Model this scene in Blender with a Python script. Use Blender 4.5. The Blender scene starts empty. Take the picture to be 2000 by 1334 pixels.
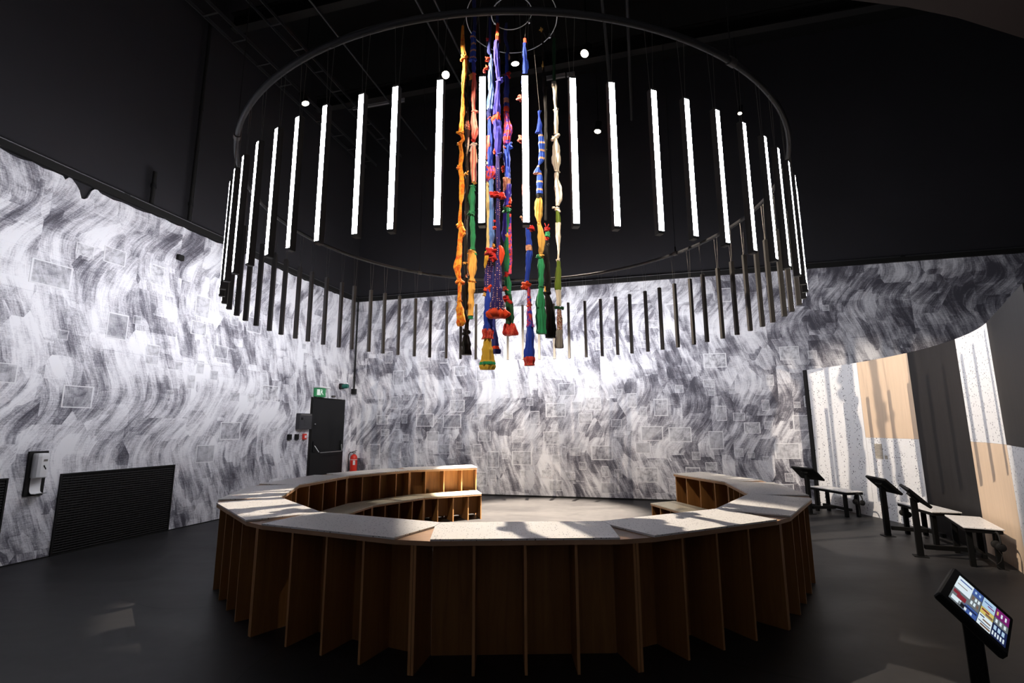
import bpy, math, random
from mathutils import Vector, Matrix
random.seed(7)
PI = math.pi
S = bpy.context.scene
COL = S.collection

# ------------------------------------------------------------------ camera
F_PX, PITCH, ROLL, EYE = 976.904, 0.1693075, 0.00456728, 1.5
cam_d = bpy.data.cameras.new('camera'); cam_d.sensor_width = 36.0
cam_d.lens = F_PX / 2000.0 * 36.0; cam_d.clip_start = 0.05; cam_d.clip_end = 200
cam = bpy.data.objects.new('camera', cam_d); COL.objects.link(cam)
_f = Vector((0, math.cos(PITCH), math.sin(PITCH))); _u = Vector((0, -math.sin(PITCH), math.cos(PITCH))); _x = Vector((1, 0, 0))
_r = _x * math.cos(ROLL) - _u * math.sin(ROLL); _up = _x * math.sin(ROLL) + _u * math.cos(ROLL)
cam.matrix_world = Matrix(((_r.x, _up.x, -_f.x, 0), (_r.y, _up.y, -_f.y, 0), (_r.z, _up.z, -_f.z, EYE), (0, 0, 0, 1)))
S.camera = cam

def ray(u, v):
    return _f + _r * ((u - 1000) / F_PX) + _up * ((667 - v) / F_PX)
def at_y(u, v, y):
    d = ray(u, v); return Vector((0, 0, EYE)) + d * (y / d.y)
def px_x(p):
    q = Vector(p) - Vector((0, 0, EYE)); return 1000 + F_PX * q.dot(_r) / q.dot(_f)

# ------------------------------------------------------------------ world and exposure
w = bpy.data.worlds.new('world'); S.world = w; w.use_nodes = True
w.node_tree.nodes['Background'].inputs[0].default_value = (0.5, 0.52, 0.6, 1)
w.node_tree.nodes['Background'].inputs[1].default_value = 0.002
S.view_settings.view_transform = 'Standard'; S.view_settings.look = 'None'
S.view_settings.exposure = 0.0; S.view_settings.gamma = 1.0; S.view_settings.use_curve_mapping = False
LED = 54.0                                   # tube radiance
LED_COL = (0.93, 0.935, 1.0)
WARM = (1.0, 0.86, 0.70)
CX, CY = 0.0167, 6.5                         # centre of the bench ring and of the lamp ring
# ceiling spotlights: position, aim, watts, cone degrees, blend
SPOTS = [
 ((-1.22, 8.37, 8.0), (0.75, 4.2, 0.8), 5200, 23, 0.3),
 ((0.08, 8.07, 8.0), (0.5, 9.1, 0.0), 60000, 29, 0.5),
 ((1.31, 7.84, 8.0), (-1.75, 5.35, 0.8), 4800, 16, 0.3),
 ((-4.17, 9.17, 8.0), (-1.4, 9.2, 0.4), 900, 28, 0.6),
 ((1.93, 10.19, 8.0), (0.7, 9.7, 0.0), 6000, 26, 0.7),
 ((4.82, 9.57, 8.0), (2.6, 7.6, 0.6), 700, 28, 0.6),
 ((-2.7, 5.35, 8.1), (5.7, 7.6, 1.5), 5000, 30, 0.25),
 ((-1.9, 0.9, 8.3), (0.1, 6.6, 3.0), 1800, 30, 0.5),
 ((1.9, 0.7, 8.3), (0.0, 6.4, 4.9), 1600, 26, 0.5),
]

# ------------------------------------------------------------------ node helpers
class NT:
    def __init__(s, name):
        s.m = bpy.data.materials.new(name); s.m.use_nodes = True; s.t = s.m.node_tree
        s.b = s.t.nodes['Principled BSDF']; s.out = s.t.nodes['Material Output']
    def n(s, typ, **kw):
        x = s.t.nodes.new(typ)
        for k, v in kw.items(): setattr(x, k, v)
        return x
    def put(s, sock, v):
        if isinstance(v, bpy.types.NodeSocket): s.t.links.new(v, sock)
        elif v is not None: sock.default_value = v
    def math(s, op, a, b=None, c=None, clamp=False):
        x = s.n('ShaderNodeMath', operation=op); x.use_clamp = clamp
        for i, v in enumerate((a, b, c)):
            if v is not None: s.put(x.inputs[i], v)
        return x.outputs[0]
    def coord(s, which='Object', obj=None):
        x = s.n('ShaderNodeTexCoord')
        if obj: x.object = obj
        return x.outputs[which]
    def sep(s, v):
        x = s.n('ShaderNodeSeparateXYZ'); s.put(x.inputs[0], v); return x.outputs
    def comb(s, a, b, c):
        x = s.n('ShaderNodeCombineXYZ')
        for i, v in enumerate((a, b, c)): s.put(x.inputs[i], v)
        return x.outputs[0]
    def noise(s, vec, scale=1, detail=2, rough=0.5, dist=0):
        x = s.n('ShaderNodeTexNoise'); s.put(x.inputs['Vector'], vec)
        x.inputs['Scale'].default_value = scale; x.inputs['Detail'].default_value = detail
        x.inputs['Roughness'].default_value = rough; x.inputs['Distortion'].default_value = dist
        return x.outputs[0]
    def voro(s, vec, scale, metric='EUCLIDEAN', rnd=1.0):
        x = s.n('ShaderNodeTexVoronoi', distance=metric); s.put(x.inputs['Vector'], vec)
        x.inputs['Scale'].default_value = scale; x.inputs['Randomness'].default_value = rnd
        return x.outputs['Distance'], x.outputs['Color']
    def mapv(s, vec, scale=(1, 1, 1), loc=(0, 0, 0), rot=(0, 0, 0)):
        x = s.n('ShaderNodeMapping'); s.put(x.inputs[0], vec)
        x.inputs['Scale'].default_value = scale; x.inputs['Location'].default_value = loc; x.inputs['Rotation'].default_value = rot
        return x.outputs[0]
    def ramp(s, fac, stops, interp='LINEAR'):
        x = s.n('ShaderNodeValToRGB'); s.put(x.inputs[0], fac); e = x.color_ramp; e.interpolation = interp
        while len(e.elements) < len(stops): e.elements.new(0.5)
        for el, (p, c) in zip(e.elements, stops):
            el.position = p; el.color = (*c, 1) if len(c) == 3 else c
        return x.outputs[0]
    def mix(s, fac, a, b, mode='MIX'):
        x = s.n('ShaderNodeMix', data_type='RGBA', blend_type=mode)
        s.put(x.inputs[0], fac)
        for i, v in ((6, a), (7, b)):
            if isinstance(v, tuple) and len(v) == 3: v = (*v, 1)
            s.put(x.inputs[i], v)
        return x.outputs[2]
    def bump(s, h, strength=0.3, dist=0.01):
        x = s.n('ShaderNodeBump'); x.inputs['Strength'].default_value = strength; x.inputs['Distance'].default_value = dist
        s.put(x.inputs['Height'], h); s.t.links.new(x.outputs[0], s.b.inputs['Normal'])
    def fin(s, col=None, rough=0.6, metal=0.0, spec=0.5):
        if isinstance(col, tuple) and len(col) == 3: col = (*col, 1)
        if col is not None: s.put(s.b.inputs['Base Color'], col)
        s.put(s.b.inputs['Roughness'], rough); s.put(s.b.inputs['Metallic'], metal)
        s.b.inputs['Specular IOR Level'].default_value = spec
        return s.m

def paint(name, c, rough=0.55, metal=0.0, spec=0.4, var=0.12, scale=6):
    t = NT(name); nz = t.noise(t.coord(), scale, 3)
    k = t.math('MULTIPLY_ADD', nz, 2 * var, 1 - var)
    x = t.n('ShaderNodeVectorMath', operation='SCALE'); x.inputs[0].default_value = c; t.put(x.inputs['Scale'], k)
    return t.fin(x.outputs[0], rough, metal, spec)

def glow(name, c, strength, base=(0.8, 0.8, 0.8)):
    t = NT(name); t.b.inputs['Base Color'].default_value = (*base, 1)
    t.b.inputs['Emission Color'].default_value = (*c, 1); t.b.inputs['Emission Strength'].default_value = strength
    return t.fin(None, 0.4)

def speckle(name, base, sc, dark=(0.05, 0.05, 0.06), amount=0.45, rough=0.35):
    t = NT(name); co = t.coord()
    d1, c1 = t.voro(co, sc); d2, c2 = t.voro(co, sc * 2.3)
    r1 = t.sep(c1)[0]; r2 = t.sep(c2)[1]
    m1 = t.math('MULTIPLY', t.math('LESS_THAN', d1, t.math('MULTIPLY', r1, 0.34)), t.math('GREATER_THAN', r1, 1 - amount))
    m2 = t.math('MULTIPLY', t.math('LESS_THAN', d2, 0.26), t.math('GREATER_THAN', r2, 1 - amount * 0.8))
    nz = t.noise(co, 5, 4)
    col = t.mix(t.math('MULTIPLY', nz, 0.35), base, tuple(x * 0.82 for x in base))
    col = t.mix(t.math('MULTIPLY', m2, 0.55), col, (0.25, 0.24, 0.24))
    col = t.mix(t.math('MULTIPLY', m1, 0.9), col, dark)
    return t.fin(col, rough, 0, 0.4)

def wood(name, c, axis=2, rough=0.5, contrast=0.25):
    t = NT(name); co = t.coord()
    sc = [14, 14, 14]; sc[axis] = 0.9
    nz = t.noise(t.mapv(co, tuple(sc)), 1.6, 5, 0.6, 0.6)
    col = t.ramp(nz, [(0.25, tuple(x * (1 - contrast) for x in c)), (0.75, tuple(min(1, x * (1 + contrast)) for x in c))])
    t.bump(nz, 0.06, 0.004)
    return t.fin(col, rough, 0, 0.3)

M = {}
M['black_wall'] = paint('black_wall_paint', (0.0205, 0.0195, 0.0225), 0.75, spec=0.25, var=0.25, scale=0.7)
M['bounce_wall'] = paint('pale_bounce_wall', (0.36, 0.35, 0.36), 0.8, spec=0.2)  # pale finish of the added bounce wall
M['ceiling'] = paint('ceiling_black', (0.008, 0.008, 0.008), 0.9, spec=0.1)
M['black_metal'] = paint('black_powder_coat', (0.009, 0.009, 0.0095), 0.55, spec=0.22)
M['ring_pipe'] = paint('ring_pipe_paint', (0.034, 0.034, 0.037), 0.45, spec=0.4)
M['kiosk_black'] = paint('kiosk_black_steel', (0.0045, 0.0045, 0.0045), 0.6, spec=0.12)
M['black_matte'] = paint('black_matte', (0.010, 0.0095, 0.009), 0.7, spec=0.25)
M['grille'] = paint('grille_black', (0.006, 0.005, 0.005), 0.6, spec=0.2)
M['conduit'] = paint('painted_conduit', (0.032, 0.032, 0.034), 0.4, spec=0.5)
M['unit_grey'] = paint('unit_dark_grey', (0.035, 0.034, 0.038), 0.5)
M['slot_grey'] = paint('diffuser_grey', (0.30, 0.29, 0.30), 0.5)
M['steel'] = paint('brushed_steel', (0.55, 0.55, 0.54), 0.35, 1.0)
M['wire'] = paint('suspension_wire', (0.22, 0.21, 0.19), 0.4, 0.6)
M['housing'] = paint('anodised_housing', (0.095, 0.09, 0.086), 0.42, 0.3)
M['led'] = glow('led_diffuser', LED_COL, LED)
M['fin'] = wood('stained_mdf', (0.27, 0.122, 0.036), 2, 0.55)
M['fin_edge'] = wood('stained_mdf_edge', (0.42, 0.21, 0.085), 2, 0.5, 0.12)
M['ply'] = wood('plywood_top', (0.50, 0.33, 0.20), 0, 0.5)
M['slab'] = speckle('terrazzo_slab', (0.74, 0.725, 0.71), 62, amount=0.38, rough=0.32)
M['seat'] = speckle('terrazzo_seat', (0.68, 0.63, 0.50), 60, dark=(0.2, 0.18, 0.12), amount=0.3, rough=0.4)
M['panel_speck'] = speckle('speckled_panel', (0.72, 0.72, 0.73), 34, dark=(0.04, 0.045, 0.06), amount=0.42, rough=0.6)
M['panel_beige'] = wood('beige_veneer', (0.62, 0.47, 0.34), 2, 0.55, 0.07)
M['panel_dark'] = wood('dark_brown_veneer', (0.013, 0.0115, 0.0115), 2, 0.55, 0.35)
M['white'] = paint('white_plastic', (0.72, 0.72, 0.73), 0.35, var=0.03)
M['red'] = paint('red_lacquer', (0.62, 0.035, 0.022), 0.3, var=0.05)
M['green_dark'] = paint('green_lens', (0.015, 0.11, 0.085), 0.25)
M['exit_green'] = glow('exit_sign_green', (0.03, 0.36, 0.12), 0.30, (0.008, 0.09, 0.03))
M['exit_white'] = glow('exit_sign_white', (0.85, 0.95, 0.88), 0.55, (0.3, 0.3, 0.3))
M['paper'] = paint('printed_label', (0.40, 0.36, 0.30), 0.7)
M['brown_soffit'] = paint('brown_soffit', (0.016, 0.009, 0.006), 0.7)

# concrete floor
t = NT('polished_concrete'); co = t.coord()
a = t.noise(t.mapv(co, (0.5, 1.3, 1)), 1.3, 6, 0.6, 0.4); b = t.noise(co, 9, 4)
sx, sy, sz = t.sep(co)
line = t.math('LESS_THAN', t.math('ABSOLUTE', t.math('SUBTRACT', t.noise(t.mapv(co, (0.35, 0.22, 1)), 1.0, 1), 0.5)), 0.0013)
col = t.ramp(t.math('MULTIPLY_ADD', b, 0.35, t.math('MULTIPLY', a, 0.65)), [(0.3, (0.016, 0.0156, 0.0168)), (0.7, (0.035, 0.034, 0.0345))])
col = t.mix(t.math('MULTIPLY', line, 0.6), col, (0.012, 0.012, 0.012))
M['floor'] = t.fin(col, t.math('MULTIPLY_ADD', a, 0.25, 0.34), 0, 0.20)

# brush-stroke mural: arcs bowed to one side in stacked rows
def mural_nodes(t, co, seed, bright, light_fade=0.0):
    s, _, z = t.sep(co)
    flat = t.comb(s, z, seed)
    n0 = t.noise(flat, 0.42, 1)
    _, cb = t.voro(t.comb(t.math('MULTIPLY', s, 1.3), t.math('MULTIPLY', z, 0.75), seed), 1.0, 'CHEBYCHEV', 0.9)
    cbx = t.sep(cb)[0]
    zz = t.math('ADD', t.math('ADD', z, t.math('MULTIPLY', n0, 1.1)), t.math('MULTIPLY', cbx, 0.55))
    ph = t.math('MULTIPLY', zz, 2 * PI / 2.45)
    # one side of the wave rounded, the other a longer slant
    bow = t.math('ADD', t.math('MULTIPLY', t.math('SINE', ph), 0.22), t.math('MULTIPLY', t.math('SINE', t.math('MULTIPLY', ph, 2.0)), 0.05))
    u = t.math('SUBTRACT', s, bow) if seed < 5 else t.math('ADD', s, bow)
    ro = t.math('MULTIPLY_ADD', cbx, 4.0, seed)
    mul = lambda a, k: t.math('MULTIPLY', a, k)
    broad = t.noise(t.comb(mul(u, 3.8), mul(z, 2.0), ro), 1, 2, 0.5)
    band = t.noise(t.comb(mul(u, 7.5), mul(z, 0.55), seed), 1, 1, 0.5)
    band = t.ramp(band, [(0.46, (0, 0, 0)), (0.53, (1, 1, 1))])
    streak = t.noise(t.comb(mul(u, 15), mul(z, 2.6), ro), 1, 5, 0.62)
    bristle = t.noise(t.comb(mul(u, 80), mul(z, 5.0), ro), 1, 2, 0.6)
    weft = t.noise(t.comb(mul(s, 9), mul(z, 95), seed), 1, 2, 0.6)
    dry = t.noise(t.comb(mul(s, 60), mul(z, 60), ro), 1, 2, 0.7)
    _, cc = t.voro(t.comb(mul(u, 1.9), mul(z, 1.25), ro), 1.8, 'CHEBYCHEV', 0.9)
    cell = t.sep(cc)[0]
    _, cc2 = t.voro(t.comb(s, z, ro), 2.3, 'CHEBYCHEV', 0.6)
    cell2 = t.sep(cc2)[1]
    patch = t.noise(flat, 0.95, 3, 0.55)
    v = mul(broad, 0.38)
    for k, x in ((0.26, streak), (0.12, cell), (0.07, cell2), (0.48, patch), (0.20, bristle), (0.17, dry), (0.17, weft), (0.05, band)):
        v = t.math('MULTIPLY_ADD', x, k, v)
    v = t.math('ADD', t.math('SUBTRACT', v, 0.95), 0.5 + bright)   # centred on 0.5
    if light_fade: v = t.math('SUBTRACT', v, mul(t.math('MAXIMUM', t.math('SUBTRACT', s, 5.5), 0.0), light_fade))  # fewer whites to the right, plus weaker light painted into the colour
    col = t.ramp(v, [(0.35, (0.085, 0.082, 0.10)), (0.44, (0.22, 0.215, 0.245)), (0.50, (0.42, 0.415, 0.45)), (0.565, (0.66, 0.655, 0.69)), (0.65, (0.85, 0.85, 0.875))])
    return col, v

# ------------------------------------------------------------------ mesh helpers
class MB:
    def __init__(s): s.v = []; s.f = []; s.mi = []; s.cur = 0
    def add(s, vs, fs):
        o = len(s.v); s.v += [tuple(p) for p in vs]
        for f in fs: s.f.append(tuple(i + o for i in f)); s.mi.append(s.cur)
    def box(s, c, d, mat=None):
        x, y, z = (k / 2 for k in d); c = Vector(c)
        vs = [Vector((i * x, j * y, k * z)) for k in (-1, 1) for j in (-1, 1) for i in (-1, 1)]
        if mat is not None: vs = [mat @ p for p in vs]
        s.add([p + c for p in vs], [(0, 2, 3, 1), (4, 5, 7, 6), (0, 1, 5, 4), (2, 6, 7, 3), (0, 4, 6, 2), (1, 3, 7, 5)])
        return s
    def plate(s, c, d, mat=None):                # box whose two narrow y faces take the second material
        n = len(s.mi); s.box(c, d, mat); s.mi[n + 2] = s.mi[n + 3] = 1; return s
    def bbox(s, c, d, r=0.005, mat=None):       # box with chamfered vertical and top edges
        x, y, z = (k / 2 for k in d); c = Vector(c); r = min(r, x * .8, y * .8, z * .8); vs = []
        def ring(ix, iy, zz): return [Vector((sx, sy, zz)) for sx, sy in ((-ix + r, -iy), (ix - r, -iy), (ix, -iy + r), (ix, iy - r), (ix - r, iy), (-ix + r, iy), (-ix, iy - r), (-ix, -iy + r))]
        vs = ring(x - r, y - r, -z) + ring(x, y, -z + r) + ring(x, y, z - r) + ring(x - r, y - r, z)
        if mat is not None: vs = [mat @ p for p in vs]
        fs = [tuple(reversed(range(8))), tuple(range(24, 32))]
        for k in range(3):
            for i in range(8): fs.append((k * 8 + i, k * 8 + (i + 1) % 8, k * 8 + 8 + (i + 1) % 8, k * 8 + 8 + i))
        s.add([p + c for p in vs], fs); return s
    def prism(s, poly, z0, z1):
        n = len(poly)
        ar = sum(poly[i][0] * poly[(i + 1) % n][1] - poly[(i + 1) % n][0] * poly[i][1] for i in range(n))
        if ar < 0: poly = poly[::-1]
        vs = [(x, y, z0) for x, y in poly] + [(x, y, z1) for x, y in poly]
        s.add(vs, [tuple(reversed(range(n))), tuple(range(n, 2 * n))] + [(i, (i + 1) % n, n + (i + 1) % n, n + i) for i in range(n)])
        return s
    def tube(s, path, rad, n=8, closed=False, cap=True):
        P = [Vector(p) for p in path]; m = len(P)
        R = rad if isinstance(rad, (list, tuple)) else [rad] * m
        T = [((P[(i + 1) % m] if closed or i < m - 1 else P[i]) - (P[i - 1] if closed or i > 0 else P[i])).normalized() for i in range(m)]
        ref = Vector((0, 0, 1)) if abs(T[0].z) < 0.9 else Vector((1, 0, 0))
        a = T[0].cross(ref).normalized(); vs = []
        for i in range(m):
            a = (a - T[i] * a.dot(T[i])).normalized(); b = T[i].cross(a)
            for k in range(n):
                g = 2 * PI * k / n; vs.append(P[i] + (a * math.cos(g) + b * math.sin(g)) * R[i])
        fs = []
        for i in range(m if closed else m - 1):
            j = (i + 1) % m
            for k in range(n): fs.append((i * n + k, i * n + (k + 1) % n, j * n + (k + 1) % n, j * n + k))
        if cap and not closed: fs += [tuple(reversed(range(n))), tuple(range((m - 1) * n, m * n))]
        s.add(vs, fs); return s
    def lathe(s, prof, n=20, c=(0, 0, 0), mat=None):
        c = Vector(c); vs = []
        for r, z in prof:
            for k in range(n):
                p = Vector((r * math.cos(2 * PI * k / n), r * math.sin(2 * PI * k / n), z)); vs.append((mat @ p if mat is not None else p) + c)
        m = len(prof); fs = [(i * n + k, i * n + (k + 1) % n, (i + 1) * n + (k + 1) % n, (i + 1) * n + k) for i in range(m - 1) for k in range(n)]
        fs += [tuple(reversed(range(n))), tuple(range((m - 1) * n, m * n))]
        s.add(vs, fs); return s
    def mesh(s, name, mats, smooth=False):
        me = bpy.data.meshes.new(name); me.from_pydata(s.v, [], s.f); me.update()
        for m in (mats if isinstance(mats, (list, tuple)) else [mats]): me.materials.append(M[m] if isinstance(m, str) else m)
        for p, i in zip(me.polygons, s.mi): p.material_index = i
        if smooth:
            me.polygons.foreach_set('use_smooth', [True] * len(me.polygons))
            try: me.set_sharp_from_angle(angle=0.7)
            except Exception: pass
        return me
    def build(s, name, mats, parent=None, smooth=False, loc=None, rz=None):
        return link(name, s.mesh(name, mats, smooth), parent, loc, rz)

def link(name, data, parent=None, loc=None, rz=None):
    o = bpy.data.objects.new(name, data); COL.objects.link(o)
    if parent: o.parent = parent
    if loc is not None: o.location = loc
    if rz is not None: o.rotation_euler = (0, 0, rz)
    return o
def tag(o, label=None, cat=None, group=None, kind=None):
    if label: o['label'] = label
    if cat: o['category'] = cat
    if group: o['group'] = group
    if kind: o['kind'] = kind
    return o
def empty(name, loc=(0, 0, 0), rz=0.0, **kw):
    o = link(name, None, None, loc, rz); o.empty_display_size = 0.1; return tag(o, **kw)
def copy_tree(o, parent=None, name=None):
    c = o.copy(); COL.objects.link(c)
    if parent: c.parent = parent
    for ch in o.children: copy_tree(ch, c)
    return c
ORD = ['first', 'second', 'third', 'fourth', 'fifth', 'sixth', 'seventh', 'eighth', 'ninth', 'tenth', 'eleventh', 'twelfth', 'thirteenth', 'fourteenth', 'fifteenth', 'sixteenth', 'seventeenth', 'eighteenth', 'nineteenth', 'twentieth']
def ordinal(i):
    if i < 20: return ORD[i]
    tens = {20: 'twenty', 30: 'thirty', 40: 'forty'}; n = i + 1
    b, r = n - n % 10, n % 10
    return {20: 'twentieth', 30: 'thirtieth', 40: 'fortieth'}[b] if r == 0 else tens[b] + '-' + ORD[r - 1]
def Rx(a): return Matrix.Rotation(a, 3, 'X')
def Ry(a): return Matrix.Rotation(a, 3, 'Y')
def Rz(a): return Matrix.Rotation(a, 3, 'Z')

# ------------------------------------------------------------------ the room
TH = math.radians(14.5)
dv = Vector((math.sin(TH), math.cos(TH), 0)); ev = Vector((dv.y, -dv.x, 0))
CORNER = Vector((-3.951, 12.4305, 0))
RZ_L = math.atan2(-dv.y, -dv.x); RZ_B = math.atan2(ev.y, ev.x)
CEIL, MURAL = 10.0, 4.66
MB().prism([(-16, -8), (18, -8), (18, 18), (-16, 18)], -0.1, 0.0).build('floor', 'floor'); tag(bpy.data.objects['floor'], kind='structure')
MB().prism([(-16, -8), (18, -8), (18, 18), (-16, 18)], CEIL, CEIL + 0.1).build('ceiling', 'ceiling'); tag(bpy.data.objects['ceiling'], kind='structure')
wl = MB().box((7.4, -0.13, CEIL / 2), (15.2, 0.2, CEIL)).build('wall_left', 'black_wall', loc=CORNER, rz=RZ_L); tag(wl, kind='structure')
wb = MB().box((8.0, 0.13, CEIL / 2), (16.4, 0.2, CEIL)).build('wall_back', 'black_wall', loc=CORNER, rz=RZ_B); tag(wb, kind='structure')

wf = MB().box((0, -2.7, CEIL / 2), (34, 0.2, CEIL)).build('wall_front_bounce', 'bounce_wall'); tag(wf, kind='structure')  # unseen wall added close behind the camera to bounce fill light forward
# mural boards (outline with the torn notch at the top on the left wall)
def board(name, poly, y0, y1, mat, parent):
    n = len(poly); mb = MB()
    mb.add([(x, y0, z) for x, z in poly] + [(x, y1, z) for x, z in poly],
           [tuple(range(n)), tuple(reversed(range(n, 2 * n)))] + [(i, n + i, n + (i + 1) % n, (i + 1) % n) for i in range(n)])
    return mb.build(name, mat, parent)
t = NT('mural_paint_left'); col, v = mural_nodes(t, t.coord(), 8.0, 0.055); t.bump(v, 0.15, 0.01); M['mural_l'] = t.fin(col, 0.75, 0, 0.2)
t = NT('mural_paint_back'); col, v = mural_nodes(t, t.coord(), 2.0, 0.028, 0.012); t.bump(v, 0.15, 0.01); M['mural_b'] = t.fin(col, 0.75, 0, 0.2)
rr = random.Random(3)
top = [(14.8, MURAL)]
x = 14.6
while x > 0.05:
    dz = rr.uniform(0, 0.03)
    if 6.35 < x < 6.75: dz = 0.25 - abs(x - 6.52) * 1.9 + rr.uniform(-0.05, 0.04)
    elif 5.6 < x < 6.9 : dz += rr.uniform(0, 0.03)
    top.append((x, MURAL - max(dz, 0))); x -= 0.035 if 6.3 < x < 6.8 else 0.11
ml = board('mural', [(14.8, 0.012), (0.0, 0.012)] + [(0.0, MURAL)] + top[::-1], -0.03, 0.0, 'mural_l', wl)
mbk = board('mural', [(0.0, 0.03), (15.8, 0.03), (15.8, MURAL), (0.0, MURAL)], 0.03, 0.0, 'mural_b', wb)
MB().box((8.0, -0.004, 0.014), (16, 0.02, 0.028)).build('skirting_strip', 'black_matte', wb)
MB().box((7.4, 0.004, 0.006), (14.8, 0.016, 0.012)).build('skirting_strip', 'black_matte', wl)

# pasted sheets, each with a pale border, over the brush strokes
def sheet_mat(name, wall, seed, bright, tone):
    t = NT(name); co = t.coord('Object', wall)
    col, v = mural_nodes(t, co, seed, bright)
    g = t.sep(t.coord('Generated'))
    ex = t.math('MINIMUM', g[0], t.math('SUBTRACT', 1.0, g[0])); ez = t.math('MINIMUM', g[2], t.math('SUBTRACT', 1.0, g[2]))
    edge = t.math('LESS_THAN', t.math('MINIMUM', ex, ez), 0.05)
    inner = t.noise(t.coord('Object'), 13, 4, 0.6)
    inner = t.ramp(inner, [(0.38, (0.13, 0.13, 0.15)), (0.52, tone), (0.6, tuple(min(1, x * 1.25) for x in tone))])
    c = t.mix(0.5, col, inner); c = t.mix(t.math('MULTIPLY', edge, 0.8), c, (0.84, 0.84, 0.86))
    return t.fin(c, 0.8, 0, 0.15)
SH = {}
for k, tone in enumerate(((0.42, 0.42, 0.45), (0.60, 0.60, 0.62), (0.30, 0.30, 0.33))):
    SH[('b', k)] = sheet_mat('pasted_sheet_back_%d' % k, mbk, 2.0, 0.05, tone)
    SH[('l', k)] = sheet_mat('pasted_sheet_left_%d' % k, ml, 8.0, 0.06, tone)
def sheets(wall, key, n, s0, s1, zf, sgn, seed, avoid=()):
    r = random.Random(seed); meshes = {}; placed = []
    tries = 0
    while len(placed) < n and tries < 6000:
        tries += 1
        w, h = r.choice([(0.16, 0.16), (0.22, 0.16), (0.14, 0.22), (0.30, 0.22), (0.36, 0.28), (0.28, 0.36), (0.20, 0.30), (0.45, 0.30), (0.12, 0.12)])
        s = r.uniform(s0, s1); z = zf(r)
        if z < h / 2 + 0.06 or z > MURAL - h / 2 - 0.1: continue
        if any(abs(s - a) < (w + c) / 2 + 0.03 and abs(z - b) < (h + d) / 2 + 0.03 for a, b, c, d in placed): continue
        if any(a < s + w / 2 and s - w / 2 < b and c < z + h / 2 and z - h / 2 < d for a, b, c, d in avoid): continue
        placed.append((s, z, w, h)); k = r.choice((0, 0, 1, 2))
        if (w, h, k) not in meshes: meshes[(w, h, k)] = MB().box((0, 0, 0), (w, 0.003, h)).mesh('paper_sheet', [SH[(key, k)]])
        o = link('paper_sheet', meshes[(w, h, k)], wall, (s, sgn * 0.0022, z))
sheets(wb, 'b', 150, 0.4, 11.5, lambda r: abs(r.gauss(0, 1.25)) + 0.2, -1, 11, [(0, .45, 0, 1.2)])
sheets(wl, 'l', 46, 0.4, 9.5, lambda r: r.uniform(0.2, 3.9), 1, 12, [(0.2, 2.5, 0, 2.6), (4.6, 8.6, 0, 1.4)])
# raised joint strips between the mural boards
for z, a, b in ((3.12, 5.2, 9.6), (2.55, 1.8, 6.2), (3.62, 6.2, 9.4)):
    MB().box(((a + b) / 2, 0.003, z), (b - a, 0.007, 0.012)).build('joint_strip', 'mural_l', wl)
for z, a, b in ((3.05, 0.5, 4.2), (3.1, 5.2, 11.5)):
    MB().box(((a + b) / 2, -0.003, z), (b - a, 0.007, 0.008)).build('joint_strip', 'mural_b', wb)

# trim and conduits along the top of the mural
for nm, wall, sg, ln in (('trim_1', wl, 1, 14.8), ('trim_2', wb, -1, 15.8)):
    rz = RZ_L if wall is wl else RZ_B
    o = MB().box((ln / 2, sg * 0.02, MURAL + 0.045), (ln, 0.06, 0.085)).build(nm, 'black_matte', loc=CORNER, rz=rz); tag(o, kind='structure')
    x = 0.05
    while x < ln - 0.1:
        MB().tube([(x, sg * 0.035, MURAL + 0.105), (min(x + 2.92, ln), sg * 0.035, MURAL + 0.105)], 0.011, 8).build('conduit', 'conduit', o, True)
        MB().tube([(x + 2.93, sg * 0.035, MURAL + 0.105), (x + 3.0, sg * 0.035, MURAL + 0.105)], 0.016, 8).build('coupling', 'black_metal', o, True)
        x += 3.0
def wall_pipe(s, z0, z1, r, name, mat='black_matte', wall=wl, sg=1):
    mb = MB().tube([(s, sg * 0.05, z0), (s, sg * 0.05, z1)], r, 10)
    o = mb.build(name, mat, wall, True)
    z = z0 + 0.25
    while z < z1:
        MB().tube([(s, sg * 0.05, z), (s, sg * 0.05, z + 0.05)], r * 1.35, 10).build('pipe_clip', 'black_metal', o, True); z += 1.7
wall_pipe(5.02, MURAL + 0.12, 8.4, 0.028, 'wall_pipe')
MB().tube([(4.96, 0.03, MURAL + 0.12), (4.96, 0.03, 6.2)], 0.006, 6).build('cable', 'conduit', wl)
wall_pipe(5.66, MURAL + 0.12, 5.28, 0.03, 'wall_pipe')
wall_pipe(0.06, 2.45, MURAL + 0.02, 0.02, 'wall_pipe', 'black_matte', wb, -1)
MB().bbox((0.06, -0.05, 2.38), (0.11, 0.08, 0.13)).build('junction_box', 'black_metal', wb)

# ------------------------------------------------------------------ curved panel wall on the right
wr = empty('wall_right', (0.858, 8.243, 0), kind='structure')
PR = 5.178
def arc_panel(name, a0, a1, z0, z1, mat, parent, r0=PR, th=0.06, n=6, gap=0.0004):
    mb = MB(); vs = []
    for i in range(n + 1):
        a = math.radians(a0 + (a1 - a0) * i / n); 
        a += gap if i == 0 else (-gap if i == n else 0)
        for r in (r0, r0 + th):
            for z in (z0, z1): vs.append((r * math.cos(a), r * math.sin(a), z))
    fs = []
    for i in range(n):
        b = i * 4; c = b + 4
        fs += [(b, b + 1, c + 1, c), (b + 2, c + 2, c + 3, b + 3), (b + 1, b + 3, c + 3, c + 1), (b, c, c + 2, b + 2)]
    fs += [(0, 2, 3, 1), (n * 4, n * 4 + 1, n * 4 + 3, n * 4 + 2)]
    mb.add(vs, fs); return mb.build(name, mat, parent, True)
PH, PM = 2.58, 1.297
arc_panel('panel', 4.85, 17.5, 0, PH, 'panel_speck', wr)
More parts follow.
